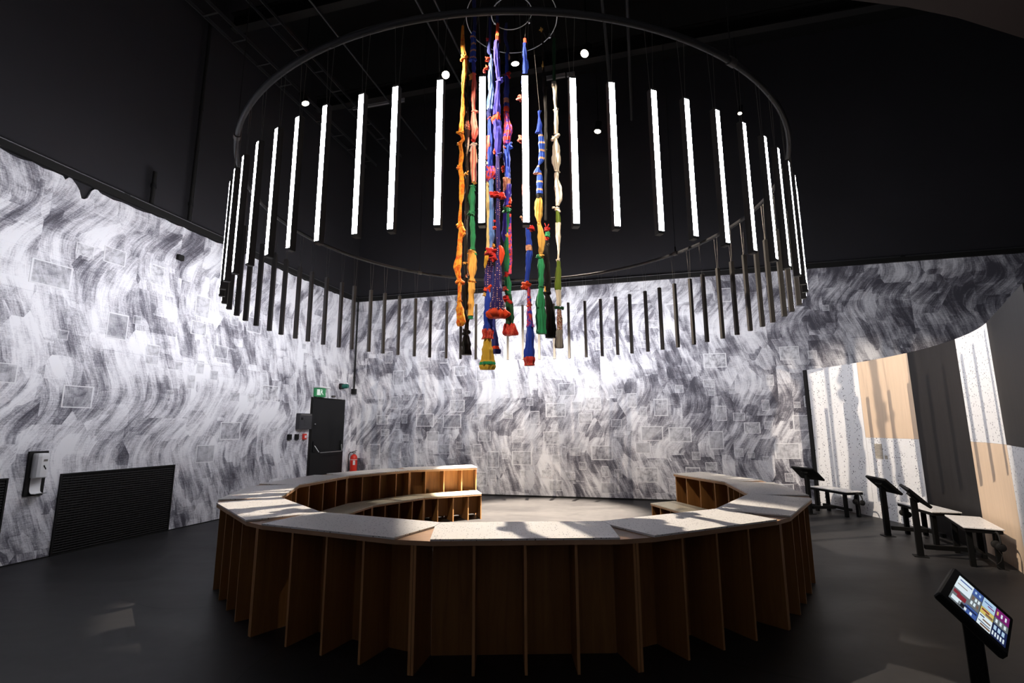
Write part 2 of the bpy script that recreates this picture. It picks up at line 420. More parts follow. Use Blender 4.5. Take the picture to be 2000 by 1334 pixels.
arc_panel('panel', -8.2, 4.85, PM, PH, 'panel_beige', wr)
arc_panel('panel', -8.2, 4.85, 0, PM - .002, 'panel_speck', wr)
arc_panel('panel', -22.0, -8.2, 0, PH, 'panel_dark', wr)
arc_panel('panel', -35.0, -22.0, PM, PH, 'panel_speck', wr)
arc_panel('panel', -35.0, -22.0, 0, PM - .002, 'panel_beige', wr)
def flat_panel(z0, z1, mat):                 # the run past the curve carries on straight
    a = math.radians(-35.05); p = Vector((PR * math.cos(a), PR * math.sin(a))); d = Vector((-0.600, -0.800)); nn = Vector((0.8, -0.6)) * 0.06; q = p + d * 1.9
    return MB().prism([tuple(p), tuple(q), tuple(q + nn), tuple(p + nn)], z0, z1).build('panel', mat, wr)
flat_panel(PM, PH, 'panel_dark'); flat_panel(0, PM - .002, 'panel_speck')
arc_panel('end_post', 17.5, 18.3, 0, PH, 'black_matte', wr, PR - 0.03, 0.12, 2)
a = math.radians(2.0)
pl = MB().box((0, 0, 0), (0.006, 0.16, 0.24)).build('information_plaque', 'paper', None, loc=(0.858 + (PR - .006) * math.cos(a), 8.243 + (PR - .006) * math.sin(a), 1.08), rz=a)
tag(pl, 'small grey printed text plaque on the speckled curved panel', 'plaque')
for k in range(9):
    MB().box((-0.0035, 0, 0.095 - k * 0.023), (0.001, 0.13 if k % 4 else 0.09, 0.007)).build('text_line', 'housing', pl)
a = math.radians(0.4)
p2 = MB().box((0, 0, 0), (0.005, 0.055, 0.06)).build('label_card', 'paper', None, loc=(0.858 + (PR - .005) * math.cos(a), 8.243 + (PR - .005) * math.sin(a), 0.99), rz=a)
tag(p2, 'tiny square label card beside the printed plaque', 'label')
MB().box((-0.003, 0, 0.008), (0.001, 0.035, 0.006)).build('text_line', 'housing', p2)

# ------------------------------------------------------------------ door and fittings on the left wall
def wl_pt(s, y, z): return CORNER + (-dv) * s + ev * y + Vector((0, 0, z))
def wb_pt(s, y, z): return CORNER + ev * s - dv * y + Vector((0, 0, z))
door = empty('door_1', wl_pt(0.98, 0, 0), RZ_L, kind='structure')
MB().bbox((0, 0.02, 1.065), (1.2, 0.05, 2.13), 0.006).build('door_leaf', 'black_metal', door)
MB().box((0.615, 0.012, 1.08), (0.03, 0.03, 2.16)).box((-0.615, 0.012, 1.08), (0.03, 0.03, 2.16)).box((0, 0.012, 2.148), (1.26, 0.03, 0.03)).build('door_frame', 'black_matte', door)
bar = MB().tube([(-0.40, 0.14, 0.97), (0.40, 0.14, 0.97)], 0.011, 8).build('push_bar', 'steel', door, True)
for s in (-1, 1):
    MB().tube([(s * 0.50, 0.06, 1.12), (s * 0.43, 0.13, 0.98)], 0.013, 8).build('bar_arm', 'steel', bar, True)
    MB().bbox((s * 0.51, 0.055, 1.10), (0.07, 0.03, 0.22), 0.005).build('bar_bracket', 'black_metal', bar)
MB().lathe([(0.016, 0), (0.016, 0.012), (0.01, 0.014)], 12, (0.5, 0.045, 1.58), Rx(-PI / 2)).build('lock_cylinder', 'steel', door, True)

ex = empty('exit_sign', wl_pt(1.36, 0, 2.18), RZ_L, label='lit green emergency exit sign with a white top above the black door', cat='exit sign')
MB().bbox((0, 0.09, 0.20), (0.40, 0.16, 0.035), 0.006).build('sign_housing', 'white', ex)
wedge = MB(); wedge.add([(-0.19, 0.02, 0), (0.19, 0.02, 0), (0.19, 0.06, 0), (-0.02, 0.16, 0), (-0.19, 0.06, 0), (-0.19, 0.02, .18), (0.19, 0.02, .18), (0.19, 0.06, .18), (-0.02, 0.16, .18), (-0.19, 0.06, .18)],
  [(4, 3, 2, 1, 0), (5, 6, 7, 8, 9), (0, 1, 6, 5), (1, 2, 7, 6), (2, 3, 8, 7), (3, 4, 9, 8), (4, 0, 5, 9)]); face = wedge.build('sign_face', 'exit_green', ex)
def on_face(p0, p1, polys, mat, name):      # flat pictogram pieces on a vertical face from p0 to p1
    p0, p1 = Vector(p0), Vector(p1); d = (p1 - p0); nrm = Vector((d.y, -d.x, 0)).normalized()
    if nrm.y < 0: nrm = -nrm
    mb = MB()
    for poly in polys:
        vs = [p0 + d * u + Vector((0, 0, 0.18 * v)) + nrm * 0.002 for u, v in poly]; n = len(vs)
        mb.add(vs, [tuple(range(n))]); mb.add([q.copy() for q in vs], [tuple(reversed(range(n)))])
    return mb.build(name, mat, face)
on_face((0.19, 0.06, 0), (-0.02, 0.16, 0), [[(.15, .15), (.45, .15), (.45, .85), (.15, .85)]], 'exit_white', 'doorway_pictogram')
on_face((0.19, 0.06, 0), (-0.02, 0.16, 0), [[(.55, .78), (.64, .78), (.64, .88), (.55, .88)], [(.50, .45), (.66, .45), (.70, .74), (.56, .74)], [(.46, .15), (.53, .15), (.60, .46), (.52, .46)], [(.62, .46), (.70, .46), (.80, .2), (.73, .18)]], 'exit_white', 'runner_pictogram')
on_face((-0.02, 0.16, 0), (-0.19, 0.06, 0), [[(.5, .1), (.9, .45), (.62, .45), (.62, .88), (.38, .88), (.38, .45), (.1, .45)]], 'exit_white', 'arrow_pictogram')

bc = empty('alarm_beacon', wl_pt(0.55, 0, 2.47), RZ_L, label='dark green alarm beacon on the mural above the black door', cat='beacon')
MB().bbox((0, 0.04, 0), (0.13, 0.08, 0.13), 0.012).build('beacon_base', 'black_metal', bc)
MB().lathe([(0.055, 0), (0.055, 0.10), (0.045, 0.13), (0.0, 0.135)], 16, (0, 0.08, 0), Rx(-PI / 2)).build('beacon_lens', 'green_dark', bc, True)
sp = MB().bbox((0, 0.025, 0), (0.12, 0.05, 0.035), 0.006).build('door_contact', 'housing', None, loc=wl_pt(0.83, 0, 2.22), rz=RZ_L); tag(sp, 'small grey door contact box above the black door', 'sensor')

fp = empty('alarm_control_unit', wl_pt(1.86, 0, 1.47), RZ_L, label='dark grey fire control panel with a small window left of the black door', cat='control panel')
MB().bbox((0, 0.05, 0.165), (0.40, 0.10, 0.33), 0.008).build('panel_case', 'unit_grey', fp)
MB().box((-0.06, 0.101, 0.14), (0.24, 0.006, 0.11)).build('display_window', 'conduit', fp)
MB().box((0, 0.102, 0.30), (0.34, 0.004, 0.02)).build('header_strip', 'wire', fp)
MB().box((0.13, 0.102, 0.22), (0.06, 0.004, 0.05)).build('key_pad', 'black_matte', fp)
for s, n in ((2.24, 'left'), (2.02, 'right')):
    o = empty('switch_box', wl_pt(s, 0, 1.32), RZ_L, label='black square switch box under the fire panel, the %s one of two' % n, cat='switch box')
    MB().bbox((0, 0.02, 0), (0.10, 0.045, 0.11), 0.006).build('box_case', 'black_metal', o)
    MB().bbox((0, 0.045, 0), (0.05, 0.01, 0.07), 0.003).build('rocker', 'black_matte', o)
cp = empty('call_point', wl_pt(1.78, 0, 1.32), RZ_L, label='red fire alarm call point beside the black door', cat='call point')
MB().bbox((0, 0.025, 0), (0.10, 0.05, 0.12), 0.008).build('call_point_case', 'red', cp)
MB().box((0, 0.051, 0), (0.05, 0.004, 0.05)).build('glass_pane', 'white', cp)

sb = MB().bbox((0, 0.03, 0), (0.10, 0.06, 0.085), 0.006).build('wall_box', 'black_matte', None, loc=wl_pt(5.08, 0, 4.14), rz=RZ_L); tag(sb, 'small black box high on the left mural', 'box')

# air grilles low in the left wall
for s0, s1, lab in ((4.77, 6.33, 'wide black air grille low in the left mural beside the hand sanitiser'), (6.86, 8.5, 'black air grille at the left edge of the picture, cut off by the frame')):
    g = empty('air_grille', wl_pt((s0 + s1) / 2, 0, 0), RZ_L, label=lab, cat='grille', group='air grilles in the left wall')
    wd = s1 - s0; mb = MB().box((0, 0.006, 0.48), (wd, 0.008, 0.96)); mb.build('back_plate', 'grille', g)
    mb = MB()
    for z in (0.01, 0.95): mb.box((0, 0.012, z), (wd, 0.02, 0.02))
    for x in (-wd / 2 + .01, wd / 2 - .01): mb.box((x, 0.012, 0.48), (0.02, 0.02, 0.92))
    mb.build('grille_frame', 'black_matte', g)
    mb = MB(); z = 0.035
    while z < 0.93: mb.box((0, 0.013, z), (wd - .05, 0.012, 0.012), Rx(0.5)); z += 0.03
    x = -wd / 2 + 0.04
    while x < wd / 2 - .03: mb.box((x, 0.011, 0.48), (0.006, 0.008, 0.9)); x += 0.045
    tag(mb.build('grille_slats', 'black_matte', g), kind='stuff')

# hand sanitiser dispenser
ds = empty('sanitiser_dispenser', wl_pt(6.60, 0, 0.735), RZ_L, label='white touchless hand sanitiser dispenser with drip tray on a black backboard', cat='dispenser')
MB().bbox((0, 0.012, 0.255), (0.20, 0.024, 0.51), 0.004).build('backboard', 'black_matte', ds)
body = MB()
prof = [(-.062, .024), (-.066, .08), (-.058, .112), (-.03, .126), (.03, .126), (.058, .112), (.066, .08), (.062, .024)]
n = len(prof)
rows = [(0.205, .94), (0.215, 1.0), (0.45, 1.0), (0.475, .95), (0.485, .85)]
vs = [(x * k, 0.024 + (y - 0.024) * k, z) for z, k in rows for x, y in prof]
fs = [(i * n + j, i * n + (j + 1) % n, (i + 1) * n + (j + 1) % n, (i + 1) * n + j) for i in range(len(rows) - 1) for j in range(n)]
fs += [tuple(reversed(range(n))), tuple(range((len(rows) - 1) * n, len(rows) * n))]
body.add([(-x, y, z) for x, y, z in vs], [tuple(reversed(f)) for f in fs]); bo = body.build('dispenser_body', 'white', ds)
MB().box((-0.004, 0.127, 0.335), (0.012, 0.004, 0.028), Ry(0.4)).box((-0.018, 0.127, 0.312), (0.010, 0.004, 0.026), Ry(0.4)).build('drop_mark', 'black_matte', bo)
MB().box((-0.01, 0.127, 0.405), (0.04, 0.003, 0.022)).build('maker_mark', 'wire', bo)
tray = MB(); pts = []
for k in range(9):
    g = PI / 2 * k / 8; pts.append((0.03 + 0.05 * (1 - math.cos(g)), 0.075 - 0.05 * math.sin(g)))
path = [(0.028, 0.205), (0.028, 0.10)] + pts + [(0.14, 0.026), (0.145, 0.032)]
vs = []; 
for k, (y, z) in enumerate(path):
    for x in (-.055, .055): vs += [(x, y, z), (x, y + 0.004 if k < 5 else y, z + (0 if k < 5 else 0.004))]
fs = []
for k in range(len(path) - 1):
    b = k * 4; c = b + 4; fs += [(b, b + 2, c + 2, c), (b + 1, c + 1, c + 3, b + 3), (b, c, c + 1, b + 1), (b + 2, b + 3, c + 3, c + 2)]
tray.add(vs, fs); tray.build('drip_tray', 'white', ds)

# fire extinguisher by the corner
fe = empty('fire_extinguisher', wb_pt(0.20, 0.14, 0.42), RZ_B, label='red fire extinguisher with black hose hung beside the black door', cat='extinguisher')
MB().lathe([(0.055, 0), (0.082, 0.012), (0.085, 0.03), (0.085, 0.36), (0.075, 0.41), (0.045, 0.445), (0.03, 0.455)], 24).build('cylinder', 'red', fe, True)
MB().lathe([(0.0862, 0.325), (0.0862, 0.337)], 24).build('band', 'white', fe, True)
MB().lathe([(0.022, 0.45), (0.022, 0.50), (0.012, 0.51)], 12).build('valve', 'steel', fe, True)
MB().box((0.01, 0, 0.525), (0.12, 0.02, 0.012), Ry(-0.3)).box((0.0, 0, 0.505), (0.10, 0.02, 0.01), Ry(0.1)).build('lever', 'black_metal', fe)
MB().tube([(-0.02, -0.02, 0.495), (-0.08, -0.03, 0.50), (-0.12, -0.03, 0.45), (-0.125, -0.03, 0.35), (-0.115, -0.02, 0.2), (-0.10, -0.02, 0.08)], [.011, .011, .011, .011, .011, .016], 8).build('hose', 'black_matte', fe, True)
MB().bbox((0.052, -0.068, 0.26), (0.05, 0.006, 0.10), 0.002, Rz(0.65)).build('instruction_label', 'white', fe)
MB().box((0, 0.10, 0.30), (0.05, 0.05, 0.10)).build('wall_bracket', 'black_metal', fe)

# ------------------------------------------------------------------ ring bench: fourteen-sided, eleven modules, three left open
AO, AI, SEG, PHI0 = 3.1735, 2.6107, 2 * PI / 14, 0.01956
HA = SEG / 2; AM = (AO + AI) / 2; TOP = 0.806
def plan(r, lat): return (lat, AM - r)       # local: outward is -y
def bench_meshes(free):                       # free: 0 none, -1 or 1 = that end is an open end
    d = {}
    rj = AO * math.cos(HA) + 0.60 * math.sin(HA); jl, jr = rj * math.sin(HA), rj * math.cos(HA)
    ti = AI * math.tan(HA)
    poly = [plan(AI, -ti), plan(AI, ti), plan(jr, jl), plan(AO, 0.602), plan(AO, -0.602), plan(jr, -jl)]
    d['top_board'] = MB().prism(poly, TOP - 0.042, TOP - 0.013).mesh('top_board', ['ply_edge'])
    rm = AI + 0.25 * (AO - AI); tm = rm * math.tan(HA); q = 0.002
    def end(sg):
        if free == sg: return [plan(AI - .004, sg * ti), plan(AO + .004, sg * (AO * math.tan(HA) - q))]
        return [plan(AI - .004, sg * (ti - q)), plan(rm, sg * (tm - q)), plan(AO + .004, sg * 0.60)]
    poly = end(1) + end(-1)[::-1]
    d['terrazzo_slab'] = MB().prism(poly, TOP - 0.012, TOP).mesh('terrazzo_slab', ['slab'])
    d['fin'] = MB().plate((0, 0.0, (TOP - 0.042) / 2), (0.018, AO - AI - 0.07, TOP - 0.042)).mesh('fin', ['fin', 'fin_edge'])
    rs = 2.84; hl = rs * math.tan(HA) - 0.026
    d['spine_panel'] = MB().box((0, AM - rs, (TOP - 0.042) / 2), (2 * hl, 0.018, TOP - 0.042)).mesh('spine_panel', ['fin'])
    return d
t = NT('stained_edge'); co = t.coord(); nz = t.noise(t.mapv(co, (3, 18, 18)), 2.0, 5, 0.6, 0.5)
M['ply_edge'] = t.fin(t.ramp(nz, [(0.25, (0.36, 0.205, 0.115)), (0.75, (0.48, 0.29, 0.17))]), 0.5, 0, 0.35)
BM = {k: bench_meshes(k) for k in (0, -1, 1)}
def end_fin(sg, r0, r1, h, off=0.0105):
    # plate lying along the joint plane, thickness 18 mm, just inside the module
    c = (r0 + r1) / 2; a = sg * HA
    mid = Vector((c * math.sin(a), AM - c * math.cos(a), h / 2)); tn = Vector((math.cos(a), math.sin(a), 0)); mid -= tn * (sg * off)
    return MB().plate(mid, (0.018, r1 - r0, h), Rz(a)).mesh('fin', ['fin', 'fin_edge'])
def edge_line(sg): return None
EF = {sg: end_fin(sg, AI / math.cos(HA) + 0.03, AO / math.cos(HA) - 0.055, TOP - 0.042) for sg in (-1, 1)}
WHERE = {0: 'the near one facing the camera', -1: 'next to the near one on the left', -2: 'at the left front corner', -3: 'at the far left, outer edge nearest the mural',
         -4: 'on the left in front of the black door', -5: 'on the back left under the fire extinguisher', -6: 'at the back left ending at the opening',
         1: 'next to the near one on the right', 2: 'at the right front corner', 3: 'at the far right beside the kiosks', 4: 'at the back right ending at the opening'}
for k in range(-6, 5):
    a = PHI0 + k * SEG; free = -1 if k == -6 else (1 if k == 4 else 0)
    r = empty('bench_module', (CX + AM * math.sin(a), CY - AM * math.cos(a), 0), a, label='tall brown bench module with speckled top, ' + WHERE[k], cat='bench', group='modules of the tall ring bench')
    D = BM[free]
    for nm in ('top_board', 'terrazzo_slab', 'spine_panel'): link(nm, D[nm], r)
    for x in (-0.325, 0, 0.325): link('fin', D['fin'], r, (x, 0, 0))
    for sg in (-1, 1): link('fin', EF[sg], r)
# low seat inside the ring
SO, SI, SH_ = 2.598, 2.150, 0.412
sm = {}
AMs = (SO + SI) / 2
sm['seat_slab'] = MB().prism([(-SI * math.tan(HA) + .001, AMs - SI), (SI * math.tan(HA) - .001, AMs - SI), (SO * math.tan(HA) - .001, AMs - SO), (-SO * math.tan(HA) + .001, AMs - SO)], SH_ - 0.012, SH_).mesh('seat_slab', ['seat'])
sm['seat_board'] = MB().prism([(-SI * math.tan(HA) + .001, AMs - SI - .001), (SI * math.tan(HA) - .001, AMs - SI - .001), (SO * math.tan(HA) - .001, AMs - SO + .002), (-SO * math.tan(HA) + .001, AMs - SO + .002)], SH_ - 0.034, SH_ - 0.013).mesh('seat_board', ['ply_edge'])
sm['fin'] = MB().plate((0, 0, (SH_ - .034) / 2), (0.016, SO - SI - 0.04, SH_ - .034)).mesh('fin', ['fin', 'fin_edge'])
sm['spine_panel'] = MB().box((0, AMs - 2.42, (SH_ - .034) / 2 + 0.03), (2 * (2.42 * math.tan(HA) - .02), 0.016, SH_ - .095)).mesh('spine_panel', ['fin'])
def seat_end(sg):
    r0, r1, h = SI / math.cos(HA) + .015, SO / math.cos(HA) - .02, SH_ - .034; c = (r0 + r1) / 2; a = sg * HA
    mid = Vector((c * math.sin(a), AMs - c * math.cos(a), h / 2)) - Vector((math.cos(a), math.sin(a), 0)) * (sg * .0095)
    return MB().plate(mid, (0.016, r1 - r0, h), Rz(a)).mesh('fin', ['fin', 'fin_edge'])
SE = {sg: seat_end(sg) for sg in (-1, 1)}
SW = {-6: 'back left, ending at the opening', -5: 'left side, second from the opening', -4: 'left side, third from the opening', -3: 'left side, mostly hidden by the near bench', 4: 'right side, ending at the opening', 3: 'right side, mostly hidden behind the tall bench'}
for k in (-6, -5, -4, -3, 3, 4):
    a = PHI0 + k * SEG
    r = empty('seat_module', (CX + AMs * math.sin(a), CY - AMs * math.cos(a), 0), a, label='low cream-topped seat module inside the ring bench, ' + SW[k], cat='seat', group='modules of the low inner seat')
    for nm in ('seat_slab', 'seat_board', 'spine_panel'): link(nm, sm[nm], r)
    for x in (-0.26, 0, 0.26): link('fin', sm['fin'], r, (x, 0, 0))
    for sg in (-1, 1): link('fin', SE[sg], r)

# ------------------------------------------------------------------ lamp ring
RR, RZH, NT_, TZ0, TZ1 = 3.352, 4.454, 68, 2.822, 3.922
ring = empty('lamp_ring', (CX, CY, RZH), label='big black pipe ring hanging from the ceiling that carries the light tubes', cat='ring')
NSEG = 4
for k in range(NSEG):
    a0 = 2 * PI * k / NSEG + 0.567; P = [(RR * math.cos(a0 + (2 * PI / NSEG) * i / 40), RR * math.sin(a0 + (2 * PI / NSEG) * i / 40), 0) for i in range(41)]
    MB().tube(P, 0.027, 12).build('pipe_section', 'ring_pipe', ring, True)
    c = Vector((RR * math.cos(a0), RR * math.sin(a0), 0)); tn = Vector((-math.sin(a0), math.cos(a0), 0)) * 0.04
    cp_ = MB().tube([c - tn, c + tn], 0.036, 12).build('pipe_coupler', 'housing', ring, True)
    MB().tube([c + Vector((0, 0, .03)), c + Vector((0, 0, .12))], 0.014, 8).build('eye_bolt', 'black_metal', cp_, True)
    MB().tube([c + Vector((0, 0, .12)), c + Vector((0, 0, CEIL - RZH))], 0.004, 6).build('hanging_cable', 'black_metal', ring)
Q0 = -0.5232 % (2 * PI)
hs = MB().bbox((0, 0.010, 0.55), (0.046, 0.052, 1.10), 0.001).mesh('housing', ['housing'])
df = MB(); df.add([(-.0212, -.0163, .012), (.0212, -.0163, .012), (.0212, -.0163, 1.088), (-.0212, -.0163, 1.088)], [(0, 1, 2, 3)])
dfm = df.mesh('diffuser', ['led'])
capm = MB().bbox((0, 0.010, 0.0), (0.048, 0.054, 0.016), 0.003).mesh('end_cap', ['housing'])
wm = {s: MB().tube([(s * 0.012, 0.012, 1.108), (s * 0.034, 0.01, RZH - TZ0 - 0.026)], 0.0016, 5).mesh('suspension_wire', ['wire']) for s in (-1, 1)}
lamps = []
for k in range(NT_):
    a = Q0 + 2 * PI * k / NT_ + random.uniform(-0.008, 0.008)
    x, y = CX + (RR + .01) * math.sin(a), CY - (RR + .01) * math.cos(a)
    lamps.append((a, x, y))
near = sorted([l for l in lamps if math.cos(l[0]) > 0.42 - 0.28], key=lambda l: px_x((l[1], l[2], 3.3)))
far = sorted([l for l in lamps if math.cos(l[0]) <= 0.42 - 0.28], key=lambda l: px_x((l[1], l[2], 3.3)))
for grp, L, lab in (('light tubes facing the camera', near, 'glowing light tube on the near side of the ring, %s from the left'), ('light tubes facing away', far, 'light tube turned away on the far side of the ring, %s from left')):
    for i, (a, x, y) in enumerate(L):
        r = empty('light_tube', (x, y, TZ0), a, label=lab % ordinal(i), cat='light tube', group=grp)
        link('housing', hs, r); link('diffuser', dfm, r)
        link('end_cap', capm, r, (0, 0, 0)); link('end_cap', capm, r, (0, 0, 1.10))
        for s in (-1, 1): link('suspension_wire', wm[s], r)

# ------------------------------------------------------------------ textile strands
def fabric(name, c1, c2=None, mode='plain', scale=30, rough=0.8):
    t = NT('fabric_' + name); co = t.coord()
    fold = t.noise(t.mapv(co, (60, 60, 5)), 1, 3)
    if mode == 'plain': col = t.mix(t.math('MULTIPLY', fold, 0.5), c1, c2 or tuple(x * 0.55 for x in c1))
    elif mode == 'dye': col = t.ramp(t.noise(co, scale, 2, 0.5, 0.8), [(0.38, c1), (0.6, c2)])
    elif mode == 'dots':
        d, c = t.voro(co, scale, rnd=0.25); col = t.mix(t.math('LESS_THAN', d, 0.24), c1, c2)
    elif mode == 'stripe':
        z = t.sep(co)[2]; col = t.mix(t.math('GREATER_THAN', t.math('SINE', t.math('MULTIPLY', z, scale)), 0.72), c1, c2)
    elif mode == 'vstripe':
        x = t.sep(co)[0]; col = t.mix(t.math('GREATER_THAN', t.math('SINE', t.math('MULTIPLY', x, scale)), 0.35), c1, c2)
    elif mode == 'floral':
        col = t.ramp(t.noise(co, scale, 2, 0.5, 1.2), [(0.42, c1), (0.47, c2), (0.56, c2), (0.6, (0.08, 0.12, 0.05))], 'CONSTANT')
    t.bump(fold, 0.5, 0.01)
    m = t.fin(col, rough, 0, 0.15); t.b.inputs['Sheen Weight'].default_value = 0.2
    M['f_' + name] = m
fabric('orange', (0.72, 0.15, 0.008), (0.92, 0.38, 0.03), 'dye', 22)
fabric('checked_orange', (0.75, 0.10, 0.008), (0.92, 0.42, 0.04), 'dye', 18)
fabric('black', (0.012, 0.011, 0.010)); fabric('gold', (0.86, 0.48, 0.10)); fabric('yellow', (0.72, 0.45, 0.05), (0.55, 0.30, 0.02))
fabric('pale_yellow', (0.80, 0.62, 0.25)); fabric('blue', (0.02, 0.06, 0.44)); fabric('royal', (0.055, 0.045, 0.42)); fabric('sky', (0.14, 0.30, 0.68))
fabric('tassel_blue', (0.18, 0.30, 0.60), (0.05, 0.10, 0.32), 'vstripe', 900)
fabric('blue_banded', (0.03, 0.09, 0.50), (0.70, 0.38, 0.22), 'stripe', 55)
fabric('salmon', (0.88, 0.22, 0.15), (0.80, 0.16, 0.12)); fabric('cream_salmon', (0.90, 0.72, 0.45), (0.85, 0.20, 0.14), 'vstripe', 160)
fabric('green', (0.02, 0.22, 0.085)); fabric('bright_green', (0.03, 0.33, 0.12)); fabric('olive', (0.13, 0.19, 0.02)); fabric('dark_green', (0.015, 0.08, 0.03))
fabric('red', (0.62, 0.030, 0.022)); fabric('vermilion', (0.85, 0.075, 0.02)); fabric('fringe_red', (0.60, 0.04, 0.03), (0.85, 0.55, 0.30), 'dots', 60)
fabric('navy_dots', (0.03, 0.02, 0.13), (0.85, 0.45, 0.32), 'dots', 34)
fabric('blue_red', (0.03, 0.045, 0.42), (0.85, 0.08, 0.03), 'dye', 20); fabric('cream', (0.80, 0.72, 0.58), (0.62, 0.52, 0.38))
fabric('floral', (0.60, 0.50, 0.38), (0.35, 0.08, 0.06), 'floral', 45); fabric('brown_print', (0.55, 0.24, 0.13), (0.75, 0.38, 0.22), 'dye', 60)
fabric('grey', (0.35, 0.32, 0.28)); fabric('navy', (0.02, 0.03, 0.17))

HOOP_Z = 7.45
def hoop(r, z, name, lab, tilt=0.0):
    o = empty(name, (CX, CY, z), label=lab, cat='hoop')
    MB().tube([(r * math.cos(2 * PI * i / 64), r * math.sin(2 * PI * i / 64), tilt * math.cos(2 * PI * i / 64)) for i in range(64)], 0.007, 6, True).build('hoop_rod', 'steel', o, True)
    for k in range(3):
        g = 2 * PI * k / 3 + 0.5; c = Vector((r * math.cos(g), r * math.sin(g), 0))
        MB().tube([c - Vector((0, 0, .03)), c + Vector((0, 0, .04))], 0.016, 8).build('cable_clamp', 'steel', o, True)
        MB().tube([c + Vector((0, 0, .04)), (c.x * 0.25, c.y * 0.25, CEIL - z)], 0.0025, 5).build('hoop_cable', 'wire', o)
hoop(0.67, HOOP_Z, 'hanging_hoop', 'wide thin steel hoop the coloured textiles hang from')
hoop(0.30, HOOP_Z + 0.1, 'hanging_hoop', 'small thin steel hoop inside the wide one above the textiles', 0.03)

def catmull(P, n):
    out = []
    for i in range(len(P) - 1):
        p0, p1, p2, p3 = P[max(i - 1, 0)], P[i], P[i + 1], P[min(i + 2, len(P) - 1)]
        for j in range(n):
            s = j / n
            out.append(tuple(0.5 * (2 * b + (c - a) * s + (2 * a - 5 * b + 4 * c - d) * s * s + (3 * b - a - 3 * c + d) * s ** 3) for a, b, c, d in zip(p0, p1, p2, p3)))
    out.append(tuple(P[-1])); return out
def loft(mb, P, o, n=14, seed=0, depth=0.75, fold=0.16):
    r = random.Random(seed); ph = [r.uniform(0, 6.28) for _ in range(4)]; fr = r.choice((2, 3)); vs = []
    for i, (c, h) in enumerate(P):
        for k in range(n):
            g = 2 * PI * k / n
            m = 1 + fold * math.sin(fr * g + ph[0] + c.z * 9) + fold * 0.9 * abs(math.sin(3.5 * g + ph[1] - c.z * 7)) + fold * .75 * math.sin(7 * g + ph[3] + c.z * 5) + fold * .5 * math.sin(12 * g - c.z * 9 + ph[0]) - fold * .5 + (0.22 * math.sin(11 * g + ph[2]) if fold >= 0.2 else 0) + 0.10 * math.sin(c.z * 31 + ph[2]) + 0.06 * math.sin(c.z * 67 + ph[3])
            vs.append(c - o + Vector((h * m * math.cos(g), h * m * depth * math.sin(g), 0)))
    fs = [(i * n + k, i * n + (k + 1) % n, (i + 1) * n + (k + 1) % n, (i + 1) * n + k) for i in range(len(P) - 1) for k in range(n)]
    fs = [tuple(reversed(f)) for f in fs] + [tuple(range(n)), tuple(reversed(range((len(P) - 1) * n, len(P) * n)))]
    mb.add(vs, fs)
def blob(mb, c, rx, ry, rz, seed, n=14, m=9, amp=0.3):
    r = random.Random(seed); p = [r.uniform(0, 6.28) for _ in range(6)]; vs = []
    for i in range(m + 1):
        e = PI * i / m
        for k in range(n):
            g = 2 * PI * k / n
            q = 1 + amp * math.sin(3 * g + p[0] + 2 * e) * math.sin(e) + amp * 0.8 * math.sin(5 * e + p[1] + g) + amp * .4 * math.sin(7 * g + p[2] - 3 * e) * math.sin(e)
            vs.append(c + Vector((rx * q * math.sin(e) * math.cos(g), ry * q * math.sin(e) * math.sin(g), -rz * q * math.cos(e))))
    mb.add(vs, [(i * n + k, i * n + (k + 1) % n, (i + 1) * n + (k + 1) % n, (i + 1) * n + k) for i in range(m) for k in range(n)])

def strand(label, Y, items, wire_top=None):
    """items: ('c', fabric, [(px, py, half width px)...], fold) cloth lengths / ('k', fabric, px, py, rx, ry, ears) knots"""
    def wp(x, y): return at_y(x, y, Y)
    def m_per_px(y): 
        p = wp(1000, y); return (p - Vector((0, 0, EYE))).dot(_f) / F_PX
    low = max([max(q[1] for q in it[2]) if it[0] == 'c' else it[3] for it in items])
    xs = [it for it in items if it[0] == 'c'][-1][2][-1]
    o = wp(xs[0], low); root = empty('textile_strand', o, label=label, cat='textile', group='knotted textile strands')
    sd = abs(hash_s(label))
    first = [it for it in items if it[0] == 'c'][0][2][0]
    p0 = wp(*first[:2]); g = math.atan2(p0.y - CY, p0.x - CX); rh = math.hypot(p0.y - CY, p0.x - CX)
    hr, hz = (0.67, HOOP_Z) if rh > 0.45 else (0.30, HOOP_Z + 0.1 + 0.03 * math.cos(g))
    MB().tube([p0 - o, Vector((CX + hr * math.cos(g), CY + hr * math.sin(g), hz)) - o], 0.0022, 5).build('hanging_wire', 'wire', root)
    for i, it in enumerate(items):
        if it[0] == 'c':
            P = catmull(it[2], 6); fold = it[3] if len(it) > 3 else 0.16
            mb = MB(); loft(mb, [(wp(x, y), max(h, 0.5) * m_per_px(y)) for x, y, h in P], o, 40, sd + i, 0.75, fold)
            mb.build('cloth_length', 'f_' + it[1], root, True)
        else:
            _, fb, x, y, rx, ry = it[:6]; s = m_per_px(y); c = wp(x, y) - o; mb = MB()
            blob(mb, c, rx * s, max(rx * .75, ry * .6) * s, ry * s, sd + i)
            kn = mb.build('knot', 'f_' + fb, root, True)
            for j, (ex_, ey_, er) in enumerate(it[6] if len(it) > 6 else ()):
                q = c + Vector((ex_ * s, -0.015, -ey_ * s)); mb = MB()
                mb.tube([c, c.lerp(q, 0.5) + Vector((0, -.01, 0.004)), c.lerp(q, .85), q], [er * s * .5, er * s * .9, er * s, er * s * .7], 8)
                mb.build('knot_end', 'f_' + fb, kn, True)
def hash_s(s): 
    h = 7
    for ch in s: h = (h * 31 + ord(ch)) % 100003
    return h

